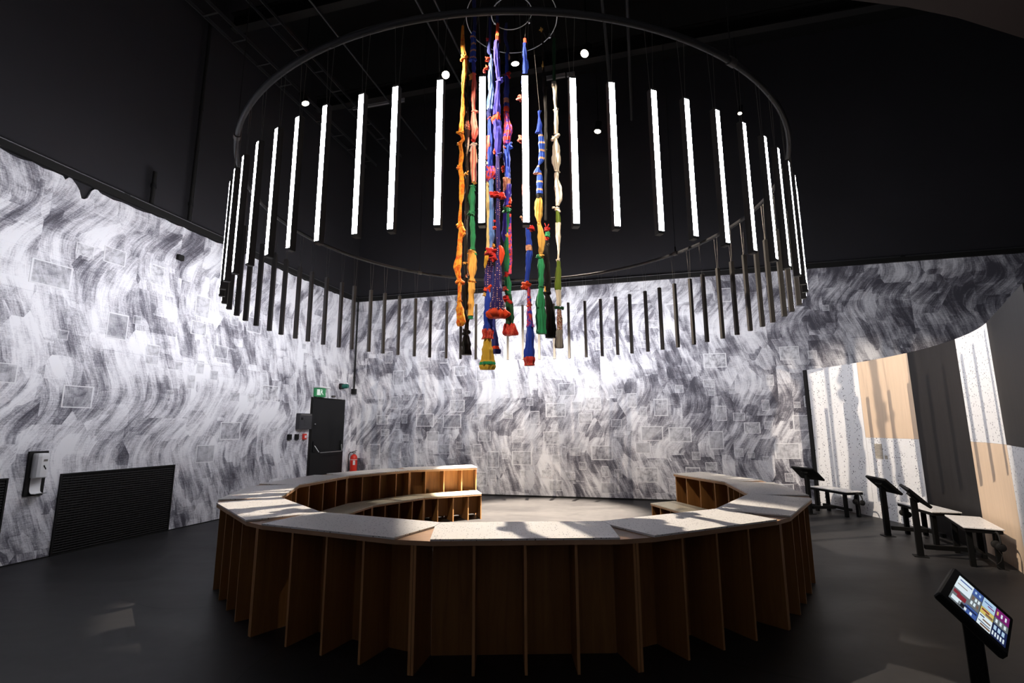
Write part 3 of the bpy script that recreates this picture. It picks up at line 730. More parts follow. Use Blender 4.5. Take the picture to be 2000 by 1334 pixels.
strand('orange and yellow tie-dyed knotted strand, leftmost of the hanging textiles', 6.42, [
 ('c', 'orange', [(904, 50, 2), (904, 94, 4), (907, 112, 4)]), ('k', 'orange', 906, 113, 6, 6, [(-6, 8, 3)]),
 ('c', 'orange', [(907, 112, 3.5), (908, 135, 4), (906, 155, 3.6), (904, 186, 2.2), (904, 214, 3.8), (902, 244, 3.8), (901, 260, 5)]),
 ('k', 'orange', 900, 260, 6, 4, [(-9, 0, 2.4), (6, -4, 2)]),
 ('c', 'orange', [(901, 262, 4), (904, 272, 3.6), (899, 281, 3), (902, 302, 3.6), (899, 327, 3.6), (901, 347, 4), (902, 377, 4.4), (900, 401, 2.2), (898, 428, 3.2), (899, 441, 4)]),
 ('k', 'orange', 898, 281, 5, 4, [(-5, 1, 2)]), ('k', 'orange', 897, 328, 5, 5, [(-5, 2, 2.2)]),
 ('k', 'checked_orange', 899, 440, 6, 6, [(9, 14, 3.5), (-5, 6, 3)]),
 ('c', 'checked_orange', [(899, 441, 5), (902, 455, 6), (898, 468, 4), (897, 499, 4.8), (894, 525, 6.2), (896, 542, 3.4), (898, 549, 3)]),
 ('k', 'checked_orange', 898, 549, 5, 5, [(-8, 5, 3.5), (9, 6, 4)]),
 ('c', 'checked_orange', [(898, 550, 3), (898, 564, 3.2), (897, 588, 3)]), ('k', 'orange', 897, 588, 4.5, 4),
 ('c', 'checked_orange', [(897, 590, 3.5), (899, 607, 7), (901, 626, 8.4), (899, 637, 5)], 0.1)], True)
strand('black strand with gold threads ending in a flared black cloth beside the orange one', 6.80, [
 ('c', 'black', [(913, 150, 1.5), (913, 235, 2), (913, 255, 4), (912, 300, 2), (912, 340, 3), (911, 400, 3), (910, 480, 3), (909, 514, 3)]),
 ('k', 'gold', 911, 340, 4, 5, [(-5, 3, 1.4), (4, -6, 1.4)]), ('c', 'floral', [(913, 236, 2), (913, 246, 4.4), (914, 254, 4)]), ('c', 'cream', [(914, 268, 2), (913, 282, 2.6), (911, 320, .7)]),
 ('k', 'gold', 909, 514, 4.5, 2.5, [(-5, 0, 1.2)]), ('c', 'black', [(909, 514, 3.5), (910, 540, 4), (909, 560, 6), (909, 600, 6.5), (911, 622, 6), (912, 632, 4), (911, 645, 4)]),
 ('k', 'brown_print', 911, 539, 3.5, 6), ('k', 'black', 910, 649, 7, 7, [(-6, 4, 3)]), ('k', 'gold', 912, 642, 3.2, 1.6),
 ('c', 'black', [(910, 655, 5), (910, 667, 7), (911, 682, 9), (911, 693, 10)], 0.1)])
strand('strand of blue, salmon pink, green and gold cloths knotted end to end', 6.72, [
 ('c', 'navy', [(926, -8, 3), (927, 30, 3), (927, 62, 3)]), ('c', 'blue_banded', [(926, 62, 3), (924, 72, 5), (925, 85, 5), (924, 104, 5), (923, 119, 6)]),
 ('c', 'blue', [(924, 119, 2.5), (925, 128, 3.6), (925, 144, 2.6)]), ('k', 'gold', 920, 150, 4, 6), ('k', 'salmon', 925, 145, 4, 3),
 ('c', 'salmon', [(925, 145, 3.4), (926, 162, 4), (925, 185, 4), (925, 207, 3), (926, 219, 3)]), ('k', 'salmon', 927, 219, 5, 4, [(7, 1, 2.6)]),
 ('c', 'salmon', [(926, 220, 3.5), (926, 241, 5.4), (928, 254, 6.4), (925, 272, 4)]), ('k', 'red', 925, 274, 4, 4),
 ('k', 'cream', 924, 284, 5, 5, [(8, -2, 2.5), (-6, 14, 2.2)]), ('c', 'cream_salmon', [(924, 286, 4), (925, 302, 5.4), (925, 330, 5.4), (926, 356, 5.2)]), ('k', 'gold', 927, 357, 4, 3),
 ('k', 'green', 923, 365, 5, 4, [(5, 10, 1.8)]), ('c', 'green', [(923, 366, 4), (921, 383, 6), (922, 406, 4.2), (921, 416, 4)]), ('k', 'green', 920, 417, 7, 5, [(7, 5, 2)]),
 ('c', 'green', [(922, 420, 3.2), (923, 441, 4.6), (924, 462, 5), (923, 488, 4.2)]), ('k', 'gold', 921, 492, 7, 5, [(9, 3, 2)]), ('k', 'bright_green', 926, 494, 4, 4, [(5, 5, 2)]),
 ('c', 'gold', [(922, 495, 5), (923, 508, 7), (922, 527, 7), (922, 542, 5), (921, 549, 5)]), ('k', 'gold', 921, 549, 7, 4.5),
 ('c', 'gold', [(921, 552, 5.4), (921, 566, 6), (920, 592, 6), (919, 617, 5.2)], 0.1), ('c', 'green', [(919, 617, 5.2), (919, 623, 5.2)], 0.1)])
strand('pale blue tassel strand with red rosettes ending in a long yellow skirt', 6.35, [
 ('c', 'navy', [(957, 35, 2.2), (957, 70, 2.6), (955, 100, 2.6), (959, 108, 2)]), ('k', 'red', 952, 77, 3, 3), ('k', 'vermilion', 952, 116, 4.5, 5), ('k', 'vermilion', 951, 132, 4.5, 4), ('k', 'red', 946, 139, 3, 4),
 ('c', 'tassel_blue', [(959, 106, 1.6), (959, 135, 4), (960, 175, 6), (958, 200, 7), (957, 216, 8)]), ('c', 'navy', [(957, 214, 6), (956, 224, 5), (957, 236, 4.2)]),
 ('k', 'vermilion', 957, 232, 5, 3), ('c', 'blue', [(957, 234, 4.2), (958, 260, 5), (957, 300, 5.5), (956, 328, 5)]), ('c', 'salmon', [(953, 266, 4.5), (951, 285, 6.2), (949, 312, 4)]),
 ('k', 'cream', 952, 320, 5, 4), ('c', 'blue_red', [(955, 326, 7), (956, 337, 10), (954, 348, 8), (953, 354, 4)], 0.2), ('k', 'pale_yellow', 951, 362, 4, 6),
 ('c', 'pale_yellow', [(951, 362, 3), (952, 381, 3), (954, 428, 2.8), (953, 468, 3), (953, 495, 3)]), ('c', 'sky', [(959, 348, 4), (959, 362, 4), (959, 408, 4.8), (959, 435, 4.2), (961, 462, 4.5), (958, 488, 3)]),
 ('k', 'yellow', 963, 480, 4, 4), ('c', 'yellow', [(951, 491, 3), (950, 512, 4), (950, 524, 3.5)]),
 ('c', 'navy_dots', [(957, 505, 4), (954, 531, 7), (952, 551, 6), (952, 562, 5)]), ('k', 'vermilion', 951, 566, 6, 5, [(9, -9, 3)]), ('k', 'gold', 947, 575, 4, 4),
 ('c', 'blue', [(952, 566, 4), (953, 585, 5), (953, 607, 7), (953, 630, 8), (953, 646, 9)]), ('c', 'fringe_red', [(953, 643, 8.6), (953, 652, 10), (952, 662, 11)], 0.2),
 ('c', 'yellow', [(953, 658, 7), (952, 670, 8.5), (952, 695, 11.6), (952, 707, 12.6)], 0.13), ('c', 'bright_green', [(952, 707, 12.8), (952, 713, 13)], 0.13), ('c', 'yellow', [(952, 713, 13), (952, 722, 13.8)], 0.13)])
strand('thin blue strand with a red-striped tip hanging behind the yellow skirt', 6.85, [
 ('c', 'navy', [(962, 520, 2.5), (962, 560, 3), (963, 610, 3.5), (965, 650, 4.5), (968, 676, 5.5)]), ('c', 'vermilion', [(968, 676, 5.5), (969, 682, 6)]), ('c', 'navy', [(969, 682, 6), (970, 691, 6.5)])], True)
strand('purple then dotted navy strand with ruffled red knots and a red hem', 6.20, [
 ('c', 'navy', [(971, 25, 2.4), (972, 48, 2.6)]), ('c', 'vermilion', [(972, 46, 2.4), (972, 60, 3), (972, 70, 3.4)]), ('c', 'gold', [(972, 67, 4), (972, 72, 4)]), ('c', 'vermilion', [(972, 71, 4), (972, 83, 4)]),
 ('c', 'royal', [(970, 80, 5), (970, 96, 5), (971, 121, 4.6), (973, 148, 4), (974, 158, 3)]), ('k', 'royal', 976, 158, 6, 5, [(6, -6, 2), (5, 5, 2)]),
 ('c', 'royal', [(973, 160, 3.4), (972, 180, 4.4), (971, 207, 6), (969, 226, 7.5)], 0.12), ('c', 'vermilion', [(971, 222, 7), (969, 232, 8), (969, 242, 6)], 0.1),
 ('c', 'royal', [(971, 236, 7.5), (972, 250, 9), (973, 268, 7.5), (972, 288, 5), (972, 306, 3.5)], 0.12), ('k', 'navy', 974, 304, 5, 5, [(7, -5, 2.5)]),
 ('c', 'navy_dots', [(972, 306, 3.6), (972.5, 340, 3.9), (972.5, 376, 3.8)]), ('k', 'vermilion', 966, 296, 3, 5), ('k', 'red', 965, 380, 9, 6, [(-4, 2, 4)]), ('k', 'red', 977, 383, 9, 6, [(8, -2, 4), (4, 5, 3)]),
 ('c', 'navy_dots', [(972.5, 388, 3.4), (972.5, 430, 3.6), (972.5, 478, 3.6), (973, 499, 4)]), ('k', 'red', 966, 432, 2.6, 2.6), ('k', 'vermilion', 966, 445, 4, 3),
 ('k', 'red', 958, 492, 11, 8, [(-8, 3, 3)]), ('k', 'red', 964, 503, 7, 8), ('c', 'vermilion', [(976, 480, 3), (979, 490, 6), (978, 508, 4), (977, 519, 1.5)], 0.1),
 ('c', 'navy_dots', [(973, 499, 3.6), (973, 527, 5.4), (972, 555, 8), (972, 583, 11), (971, 606, 14)], 0.1), ('c', 'vermilion', [(971, 604, 14.5), (971, 611, 18), (971, 617, 17), (971, 621, 13)], 0.2)])
strand('blue and red strand with a green and salmon middle and a red fringed tip', 6.98, [
 ('c', 'navy', [(989, 45, 2.2), (987, 75, 3), (992, 95, 3), (990, 110, 3)]), ('c', 'blue', [(990, 104, 3.2), (990, 135, 3), (989, 175, 4.5), (989, 194, 4.5)]), ('k', 'red', 991, 146, 5, 4, [(6, -4, 3), (5, 9, 2.5)]), ('k', 'brown_print', 994, 112, 2, 6),
 ('c', 'brown_print', [(989, 193, 5), (989, 202, 5.2)]), ('c', 'blue', [(989, 202, 4.8), (989, 210, 5)]), ('c', 'vermilion', [(989, 209, 5), (989, 219, 5.6)]),
 ('c', 'blue_red', [(989, 219, 4.2), (990, 235, 5), (992, 254, 7.4), (990, 270, 5), (989, 282, 4)], 0.2), ('k', 'vermilion', 987, 289, 4, 6), ('k', 'blue', 995, 287, 5, 6, [(4, -9, 2.5)]),
 ('c', 'blue', [(989, 284, 5), (990, 315, 5.6), (991, 340, 5.6), (991, 350, 6)]), ('k', 'vermilion', 983, 330, 4, 6), ('c', 'brown_print', [(989, 348, 6), (989, 360, 6.6), (989, 376, 4)]),
 ('c', 'royal', [(992, 360, 6), (991, 387, 6.2), (988, 402, 5)]), ('k', 'vermilion', 996, 392, 3.5, 7), ('k', 'vermilion', 992, 403, 5, 3), ('k', 'green', 989, 410, 7, 6, [(-5, 8, 2.5), (7, 5, 3)]),
 ('c', 'royal', [(987, 416, 4), (986, 441, 4.2), (984, 458, 4.4), (987, 475, 2)]), ('c', 'green', [(992, 416, 3), (992, 435, 2.8), (991, 455, 2.4)]), ('k', 'gold', 990, 460, 3.5, 5), ('c', 'blue_red', [(996, 418, 2.2), (996, 470, 3), (997, 508, 3.2), (996, 535, 2.6)]),
 ('c', 'green', [(990, 464, 3), (989, 482, 4.8), (990, 508, 5), (989, 530, 4)]), ('k', 'red', 989, 537, 4, 6), ('c', 'green', [(990, 540, 4), (992, 555, 5), (992, 575, 5)]), ('k', 'salmon', 988, 565, 6, 5, [(-5, -3, 2.5)]),
 ('k', 'red', 988, 584, 8, 6, [(12, 10, 4)]), ('c', 'dark_green', [(993, 575, 5), (995, 602, 6), (995.5, 624, 7), (995.5, 634, 8)]), ('c', 'fringe_red', [(995.5, 632, 8), (995.5, 645, 10), (995.5, 655, 11.5)], 0.24)])
strand('long blue strand with salmon knots behind the bright tube, red patterned hem', 6.05, [
 ('c', 'vermilion', [(1025, 76, 3), (1026, 85, 3.4)]), ('c', 'blue', [(1025, 84, 3), (1025, 108, 3.6), (1026, 128, 4.6), (1024, 160, 4.4), (1024, 192, 3.4)]), ('k', 'salmon', 1016, 192, 6, 6, [(-4, -4, 2.4)]),
 ('c', 'royal', [(1024, 192, 3), (1024, 227, 3), (1025, 268, 3)]), ('k', 'salmon', 1018, 272, 7, 7, [(-5, 3, 3)]), ('c', 'royal', [(1025, 272, 3), (1026, 308, 3), (1025, 350, 3)]),
 ('c', 'salmon', [(1025, 348, 3.2), (1024, 378, 4.4), (1026, 402, 3.2)]), ('c', 'blue', [(1026, 400, 3.2), (1028, 425, 3.6), (1030, 440, 4)]), ('k', 'brown_print', 1022, 430, 3, 4, [(-6, -7, 2.6)]), ('k', 'red', 1036, 447, 7, 6),
 ('c', 'blue', [(1031, 445, 4.4), (1032, 462, 5.4), (1033, 480, 5)]), ('c', 'brown_print', [(1033, 479, 5), (1034, 490, 5.2)]), ('c', 'blue', [(1034, 490, 5.2), (1032, 508, 5), (1031, 532, 3.8), (1029, 550, 4)]),
 ('k', 'vermilion', 1027, 558, 8, 8, [(-8, 6, 4.5), (4, -9, 3)]), ('c', 'blue_red', [(1032, 560, 3), (1033, 576, 3.2), (1034, 594, 3.4)]), ('k', 'fringe_red', 1034, 597, 4.5, 5),
 ('c', 'blue_red', [(1034, 600, 4), (1034, 613, 5.4), (1035, 639, 6.6)]), ('c', 'blue', [(1035, 638, 6.6), (1035, 667, 8), (1034, 698, 10)], 0.1), ('c', 'fringe_red', [(1034, 697, 10), (1034, 706, 11), (1034, 714, 12)], 0.12)], True)
strand('strand of banded blue, golden yellow and green cloths right of the bright tube', 6.30, [
 ('c', 'blue', [(1054, 217, 3.5), (1053, 222, 2), (1053, 230, 1.8), (1054, 244, 4), (1052, 260, 6)], 0.1), ('c', 'blue_banded', [(1055, 258, 3), (1057, 275, 4.6), (1057.5, 292, 5.4), (1057, 312, 4.6), (1053, 322, 1.6)]),
 ('c', 'blue_banded', [(1052, 322, 1.6), (1050, 330, 4), (1048, 339, 6)], 0.1), ('c', 'blue_banded', [(1053, 334, 3.5), (1054, 347, 5.4), (1053.5, 364, 5.4), (1053.5, 379, 7)], 0.08), ('c', 'black', [(1053.5, 377, 5), (1053.5, 388, 5)]),
 ('c', 'gold', [(1053, 386, 4.6), (1052, 408, 6.6), (1052, 426, 5), (1053, 437, 2.6)]), ('k', 'gold', 1053, 437, 3.5, 3.5), ('c', 'gold', [(1053, 438, 3), (1056, 452, 5.4), (1057, 478, 6.2), (1056, 496, 3)]),
 ('k', 'gold', 1056, 501, 5, 4, [(7, -2, 2)]), ('k', 'bright_green', 1053, 502, 5, 4, [(-5, -3, 2.2)]), ('c', 'bright_green', [(1056, 505, 3.6), (1056.5, 518, 5), (1056.5, 546, 4.6), (1057, 560, 4)]), ('k', 'green', 1057, 561, 5, 4.5),
 ('c', 'bright_green', [(1057, 564, 4.5), (1055.5, 580, 7), (1056.5, 611, 8.6), (1058, 652, 8.8)], 0.12)], True)
strand('black cloth strand with gold edge and a beaded ornament, second from the right', 6.85, [
 ('c', 'black', [(1060, 60, 1.5), (1061, 120, 2), (1064, 165, 4), (1066, 185, 4), (1066, 250, 2.5), (1066, 330, 2), (1066, 430, 2)]), ('k', 'gold', 1057, 58, 3, 4), ('k', 'gold', 1060, 128, 1.6, 7), ('k', 'gold', 1067, 174, 2, 4),
 ('k', 'red', 1068, 448, 5, 4, [(4, -10, 1), (-4, -12, 1)]), ('k', 'green', 1070, 458, 5, 6), ('k', 'red', 1067, 467, 4, 5), ('k', 'grey', 1068, 477, 4, 3),
 ('c', 'black', [(1067, 470, 4), (1068, 499, 5), (1069, 546, 5.4), (1069, 568, 5)]), ('k', 'gold', 1065, 566, 2.4, 7), ('k', 'black', 1068, 573, 7, 5, [(8, -2, 3)]),
 ('c', 'black', [(1069, 576, 5), (1073, 602, 8), (1075, 630, 9), (1076, 660, 10)], 0.1)])
strand('cream and olive knotted strand with a floral tip, rightmost of the textiles', 6.70, [
 ('c', 'dark_green', [(1082, 75, 2.5), (1082, 110, 3), (1082.5, 158, 3)]), ('k', 'cream', 1081, 165, 4, 6), ('c', 'cream', [(1082, 160, 3.6), (1084, 174, 3.8), (1084.5, 200, 2.8), (1086, 213, 3)]), ('k', 'cream', 1086, 214, 4.5, 4),
 ('c', 'cream', [(1086, 216, 3.2), (1086, 236, 3.8), (1086, 262, 3.2)]), ('k', 'cream', 1084, 269, 5, 5, [(9, -6, 3), (-7, 7, 3.4)]), ('c', 'cream', [(1085, 272, 3.6), (1086, 295, 6.4), (1086, 319, 6.6), (1087, 334, 3)]), ('k', 'cream', 1088, 335, 4.6, 4),
 ('c', 'cream', [(1087, 338, 4), (1087, 350, 4.8), (1090, 367, 6), (1092, 385, 5.6), (1088.6, 402, 3)]), ('k', 'cream', 1087, 408, 4.5, 4, [(-9, -2, 2.6), (7, 8, 2.2)]),
 ('c', 'olive', [(1089, 410, 3.2), (1090, 436, 3.6)]), ('c', 'cream', [(1090, 435, 3.6), (1090, 462, 4.2), (1091, 490, 2), (1090, 507, 2)]), ('k', 'cream', 1090, 508, 3.4, 4),
 ('c', 'olive', [(1090.5, 510, 3), (1091, 525, 4.4), (1090, 552, 6), (1090, 567, 5.6)], 0.1), ('c', 'cream', [(1090, 567, 5.6), (1091, 580, 4.8), (1092, 598, 3.6)], 0.1), ('k', 'dark_green', 1092, 602, 3.5, 3.5, [(-9, -1, 3.6), (9, 1, 3.6)]),
 ('c', 'floral', [(1092, 604, 3.4), (1093, 621, 4.4), (1093, 645, 5.2)], 0.12), ('c', 'grey', [(1093, 645, 5.2), (1092, 667, 6.4), (1092, 680, 7)], 0.14)])

# ------------------------------------------------------------------ listening kiosks: post, tilted screen, low bench
def kiosk(label, post, n_ang, bench_xy, bench_ang, lit=False, bench=True):
    r = empty('listening_kiosk', (post[0], post[1], 0), n_ang, label=label, cat='kiosk', group='listening kiosks')
    tilt = math.radians(45.8); sc = Vector((0, 0, 0.68)); R = Ry(tilt)
    MB().bbox((-0.02, 0, 0.325), (0.062, 0.062, 0.65), 0.004).build('post', 'kiosk_black', r)
    MB().bbox((-0.02, 0, 0.004), (0.14, 0.14, 0.008), 0.002).build('foot_plate', 'kiosk_black', r)
    MB().bbox(sc + R @ Vector((0, 0, -0.03)), (0.12, 0.16, 0.03), 0.004, R).build('mounting_bracket', 'kiosk_black', r)
    b = MB().bbox(sc, (0.275, 0.55, 0.034), 0.006, R).build('screen_case', 'kiosk_black', r)
    d = MB(); TL = ['disp_dark', 'disp_white', 'disp_ice', 'disp_blue', 'disp_navy', 'disp_magenta', 'disp_yellow', 'disp_red', 'disp_grey', 'disp_tan']
    W, Hh = 0.44, 0.225
    def q(u0, u1, v0, v1, m, lift=0.0185):   # u across the width, v down the slope
        d.cur = m
        vs = [sc + R @ Vector((-Hh / 2 + 0.008 + u * Hh, (0.5 - v) * W - 0.012, lift)) for u, v in ((u0, v0), (u0, v1), (u1, v1), (u1, v0))]
        d.add(vs, [(0, 1, 2, 3)])
    UI(q, lit)
    d.build('display', TL if lit else ['kiosk_black'] * len(TL), b)
    if not bench: return r
    bx = Rz(-n_ang) @ Vector((bench_xy[0] - post[0], bench_xy[1] - post[1], 0)); ba = bench_ang - n_ang; RB = Rz(ba)
    def P(x, y, z): return bx + RB @ Vector((x, y, 0)) + Vector((0, 0, z))
    MB().bbox(P(0, 0, 0.412), (0.86, 0.33, 0.016), 0.003, RB).build('seat_slab', 'slab', r)
    MB().bbox(P(0, 0, 0.383), (0.84, 0.31, 0.036), 0.004, RB).build('seat_frame', 'kiosk_black', r)
    for x in (-0.33, 0.33):
        for y in (-0.11, 0.11): MB().bbox(P(x, y, 0.1825), (0.05, 0.05, 0.365), 0.003, RB).build('leg', 'kiosk_black', r)
    MB().bbox(P(0, 0, 0.11), (0.62, 0.045, 0.045), 0.003, RB).build('stretcher', 'kiosk_black', r)
    a = Vector((0, 0, 0.11)); c = P(0, 0, 0.11); dlt = c - a; L = dlt.length
    MB().bbox((a + c) / 2, (L - .05, 0.04, 0.05), 0.003, Rz(math.atan2(dlt.y, dlt.x))).build('tie_bar', 'kiosk_black', r)
    return r
for nm, c, k in (('dark', (0.02, 0.02, 0.03), .3), ('white', (0.82, 0.94, 1.0), .85), ('ice', (0.55, 0.78, 1.0), .75), ('blue', (0.10, 0.20, 0.62), .5), ('navy', (0.02, 0.035, 0.14), .5), ('magenta', (0.28, 0.02, 0.22), .6), ('yellow', (0.75, 0.62, 0.16), .8), ('red', (0.35, 0.03, 0.05), .6), ('grey', (0.22, 0.25, 0.27), .6), ('tan', (0.30, 0.18, 0.12), .6)):
    M['disp_' + nm] = glow('display_' + nm, c, k, (0.004, 0.004, 0.004))
def UI(q, lit):
    q(0, 1, 0, 1, 0)
    if not lit: return
    l = 0.0190; l2 = 0.0195; l3 = 0.0199
    q(0.0, 0.30, 0.0, 0.52, 1, l); q(0.0, 0.30, .53, 1.0, 8, l); q(.30, .495, 0.0, .26, 3, l); q(.30, .495, .27, .72, 8, l); q(.24, .495, .73, 1.0, 3, l)
    q(.505, .74, 0.0, .36, 2, l); q(.505, .74, .37, .60, 6, l); q(.505, .74, .61, 1, 1, l); q(.75, 1, 0, .33, 5, l); q(.75, 1, .34, .56, 8, l); q(.75, 1, .57, 1, 4, l)
    for a in ((.04, .28, .10, .15, 3), (.03, .22, .30, .33, 9), (.02, .14, .58, .70, 7), (.10, .26, .62, .78, 7), (.03, .2, .80, .95, 1), (.16, .27, .84, .97, 0), (.53, .68, .12, .16, 3), (.60, .72, .2, .24, 5),
              (.52, .66, .42, .48, 7), (.60, .73, .50, .58, 9), (.52, .60, .66, .70, 4), (.58, .72, .74, .79, 9), (.52, .72, .85, .88, 4), (.56, .73, .91, .97, 9), (.26, .48, .80, .86, 4)): q(*a, l2)
    for i in range(3):
        for j in range(2): q(.325 + .055 * i, .36 + .055 * i, .32 + .19 * j, .44 + .19 * j, 1 if (i + j) % 3 else 9, l2)
    for i in range(2): q(.34 + .08 * i, .375 + .08 * i, .08, .17, 2, l2)
    for i in range(3): q(.77 + .075 * i, .80 + .075 * i, .10, .24, 1 if i else 6, l2); q(.775 + .075 * i, .81 + .075 * i, .39, .51, 1, l2); q(.77 + .07 * i, .815 + .07 * i, .62, .76, 2, l2)
    for i in range(5): q(.76 + .045 * i, .785 + .045 * i, .82, .95, 1, l2)
    for i in range(2): q(.27 + .1 * i, .31 + .1 * i, .88, .97, 1, l2)
kA = kiosk('listening kiosk with black tilted screen and slab bench, farthest, by the end of the panels', (5.142, 8.991), math.radians(8), (5.60, 9.0), math.radians(98))
kB = kiosk('listening kiosk in front of the beige panel, middle of the three with benches', (5.178, 7.227), math.radians(-12), (5.56, 7.00), math.radians(78))
kC = kiosk('listening kiosk with bench in front of the dark brown panel, nearest with a bench', (4.749, 6.132), math.radians(-29), (5.21, 5.94), math.radians(60))
kD = kiosk('near listening kiosk at the lower right with its colourful screen lit', (2.094, 2.441), math.radians(-46.2), (2.5, 2.0), math.radians(43.8), True, False)

def headphones(label, p, rz):
    r = empty('headphones', p, rz, label=label, cat='headphones', group='headphones on the kiosk benches')
    pts = [(0.0, 0.085 * math.cos(g), 0.0 - 0.085 + 0.10 * math.sin(g)) for g in [PI * i / 12 for i in range(13)]]
    MB().tube(pts, 0.009, 8).build('headband', 'black_matte', r, True)
    for s in (-1, 1):
        MB().lathe([(0.03, -.02), (0.042, -.012), (0.042, .012), (0.03, .02)], 16, (0, s * 0.072, -0.12), Rx(PI / 2)).build('ear_cup', 'black_matte', r, True)
    MB().tube([(0, 0.07, -0.16), (0.03, 0.05, -0.22), (0.0, 0.0, -0.27), (-0.05, -0.03, -0.31), (-0.02, -0.06, -0.335), (0.05, -0.02, -0.352)], 0.003, 6).build('cable', 'black_matte', r, True)
def hp_at(bench_xy, ang, x, y): 
    v = Rz(ang) @ Vector((x, y, 0)); return (bench_xy[0] + v.x, bench_xy[1] + v.y, 0.375)
headphones('black headphones hanging from the far kiosk bench', hp_at((5.60, 9.0), math.radians(98), -0.46, -0.02), math.radians(8))
headphones('black headphones hanging from the middle kiosk bench', hp_at((5.56, 7.0), math.radians(78), 0.46, 0.05), math.radians(-12))
headphones('black headphones hanging from the nearest kiosk bench', hp_at((5.21, 5.94), math.radians(60), -0.46, -0.09), math.radians(-29))

# ------------------------------------------------------------------ ceiling services and spotlights
def tray(p0, p1, wdt, hgt, name, mat='black_matte'):
    p0, p1 = Vector(p0), Vector(p1); d = p1 - p0; a = math.atan2(d.y, d.x)
    o = MB().box((d.length / 2, wdt / 2, 0), (d.length, 0.012, hgt)).box((d.length / 2, -wdt / 2, 0), (d.length, 0.012, hgt)).build(name, mat, loc=p0, rz=a)
    n = int(d.length / 0.6)
    for i in range(n): MB().box((0.3 + i * 0.6, 0, -hgt / 2 + .01), (0.03, wdt, 0.012)).build('rung', mat, o)
    return o
def wpt(s, q, z): p = CORNER + ev * s - dv * q; return (p.x, p.y, z)
tag(tray(wpt(0.35, 0.2, 8.25), wpt(0.35, 13, 8.25), 0.3, 0.07, 'cable_tray', 'conduit'), 'dark cable tray running along the top of the left wall', 'cable tray', 'cable trays')
tag(tray(wpt(1.1, 0.2, 8.4), wpt(1.1, 13, 8.4), 0.22, 0.06, 'cable_tray', 'conduit'), 'dark cable tray second from the left wall under the ceiling', 'cable tray', 'cable trays')
def pipe(p0, p1, r, name, label, cat='pipe', mat='conduit'):
    o = MB().tube([Vector(p0) - Vector(p0), Vector(p1) - Vector(p0)], r, 8).build(name, mat, None, True, loc=p0); return tag(o, label, cat)
pipe(wpt(1.9, 0.2, 8.5), wpt(1.9, 12, 8.5), 0.02, 'lighting_rail', 'thin dark rail under the ceiling, left of the ring', 'rail')
pipe(wpt(3.6, 0.2, 8.5), wpt(3.6, 12, 8.5), 0.02, 'lighting_rail', 'thin dark rail under the ceiling above the orange textile', 'rail')
pipe(wpt(3.9, 0.2, 8.5), wpt(3.9, 12, 8.5), 0.02, 'lighting_rail', 'thin dark rail under the ceiling, beside the one above the orange textile', 'rail')
pipe(wpt(6.6, 0.2, 8.45), wpt(6.6, 12, 8.45), 0.028, 'lighting_rail', 'thin dark rail under the ceiling, right of the textiles', 'rail')
pipe(wpt(7.0, 0.2, 8.45), wpt(7.0, 12, 8.45), 0.028, 'lighting_rail', 'thin dark rail under the ceiling, second right of the textiles', 'rail')
for k, q in enumerate((2.2, 4.6, 7.2)):
    b = MB().box((8, 0, 0), (16, 0.16, 0.03)).box((8, 0, -.28), (16, 0.16, 0.03)).box((8, 0, -.14), (16, 0.02, 0.26)).build('ceiling_beam', 'black_matte', loc=wpt(0.1, q, 8.86), rz=RZ_B)
    tag(b, 'black steel beam across the ceiling, %s from the back wall' % ORD[k], 'beam', 'ceiling beams')
def air_bar(u0, v0, u1, v1, q, nm):
    # slotted bar high on the back side
    def hit(u, v):
        d = ray(u, v); o = Vector((0, 0, EYE)); p = CORNER - dv * q; return o + d * ((p - o).dot(dv) / d.dot(dv))
    a, b = hit(u0, v0), hit(u1, v1); L = (b - a).length; m = (a + b) / 2
    e = empty('slot_diffuser', m, RZ_B, label='pale slotted air diffuser bar high at the back, ' + nm, cat='air diffuser', group='slot diffusers')
    for z in (-.04, 0, .04): MB().bbox((0, 0, z), (L, 0.05, 0.022), 0.003).build('blade', 'slot_grey', e)
    MB().box((0, 0.04, 0), (L, 0.03, 0.11)).build('back_box', 'black_matte', e)
    for x in (-L / 2 + .1, L / 2 - .1): MB().tube([(x, 0.03, .05), (x, 0.03, CEIL - m.z)], 0.006, 6).build('hanger_rod', 'black_metal', e)
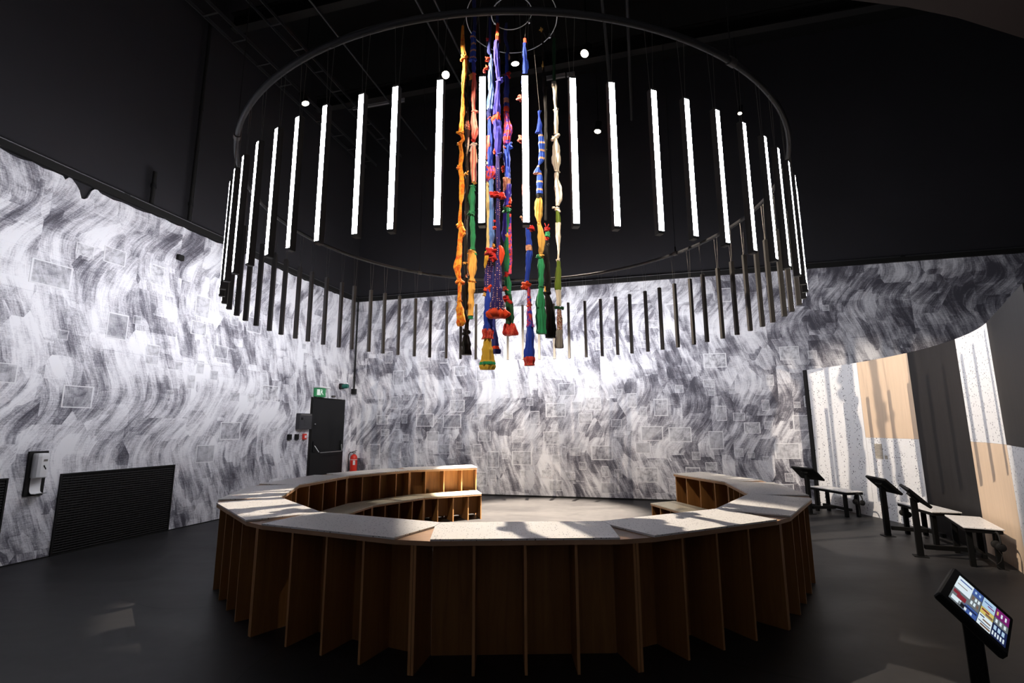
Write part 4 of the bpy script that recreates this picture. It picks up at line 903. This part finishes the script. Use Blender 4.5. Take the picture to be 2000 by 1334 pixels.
air_bar(678, 212, 760, 200, 0.6, 'left of the textiles'); air_bar(764, 199, 790, 195, 0.6, 'the short one behind a bright tube')
air_bar(1066, 153, 1104, 147, 0.6, 'right of the textiles'); air_bar(1107, 147, 1122, 144, 0.6, 'shortest, behind a tube')

SPN = ['left of the orange textile', 'just below the hoop', 'above and right of the textiles', 'far left outside the ring', 'low right of the textiles', 'small, at the right near the ring', 'out of view at the upper left', 'out of view above the camera, left', 'out of view above the camera, right']
for i, (p, tg, watts, cone, bl) in enumerate(SPOTS):
    p = Vector(p); d = (Vector(tg) - p).normalized(); rot = d.to_track_quat('-Z', 'Y').to_matrix()
    r = empty('ceiling_spotlight', p, label='black ceiling spotlight with bright warm lens, ' + SPN[i], cat='spotlight', group='ceiling spotlights')
    k = 0.55 if i == 5 else 1.0
    MB().lathe([(0.055 * k, 0.22), (0.076 * k, 0.20), (0.078 * k, -0.02), (0.074 * k, -0.022)], 24, (0, 0, 0), rot).build('lamp_can', 'black_metal', r, True)
    MB().lathe([(0.070 * k, -0.0225), (0.070 * k, -0.026), (0.02, -0.030)], 24, (0, 0, 0), rot).build('lens', 'spot_lens' if 'spot_lens' in M else M.setdefault('spot_lens', glow('spot_lens', (1, 0.9, 0.72), 14)), r, True)
    top_ = rot @ Vector((0, 0, 0.1))
    MB().tube([top_, (top_.x, top_.y, CEIL - p.z)], 0.012, 8).build('stem', 'black_metal', r, True)
    L = bpy.data.lights.new('spotlight_beam', 'SPOT'); L.energy = watts; L.color = WARM; L.spot_size = math.radians(cone); L.spot_blend = bl; L.shadow_soft_size = 0.014
    lo = link('spotlight_beam', L, r, rot @ Vector((0, 0, -0.05))); lo.rotation_euler = rot.to_euler()

# dark brown curved soffit overhead at the right, above the viewer
sf = empty('ceiling_soffit', (0.858, 8.243, 0), kind='structure')
MB().prism([(x - 0.858, y - 8.243) for x, y in ((2.8, 4.55), (3.89, 4.71), (4.32, 4.77), (5.01, 4.92), (6.07, 5.23), (9, 6.2), (9, -2.5), (2.8, -2.5))], 6.0, 6.4).build('soffit_board', 'brown_soffit', sf)
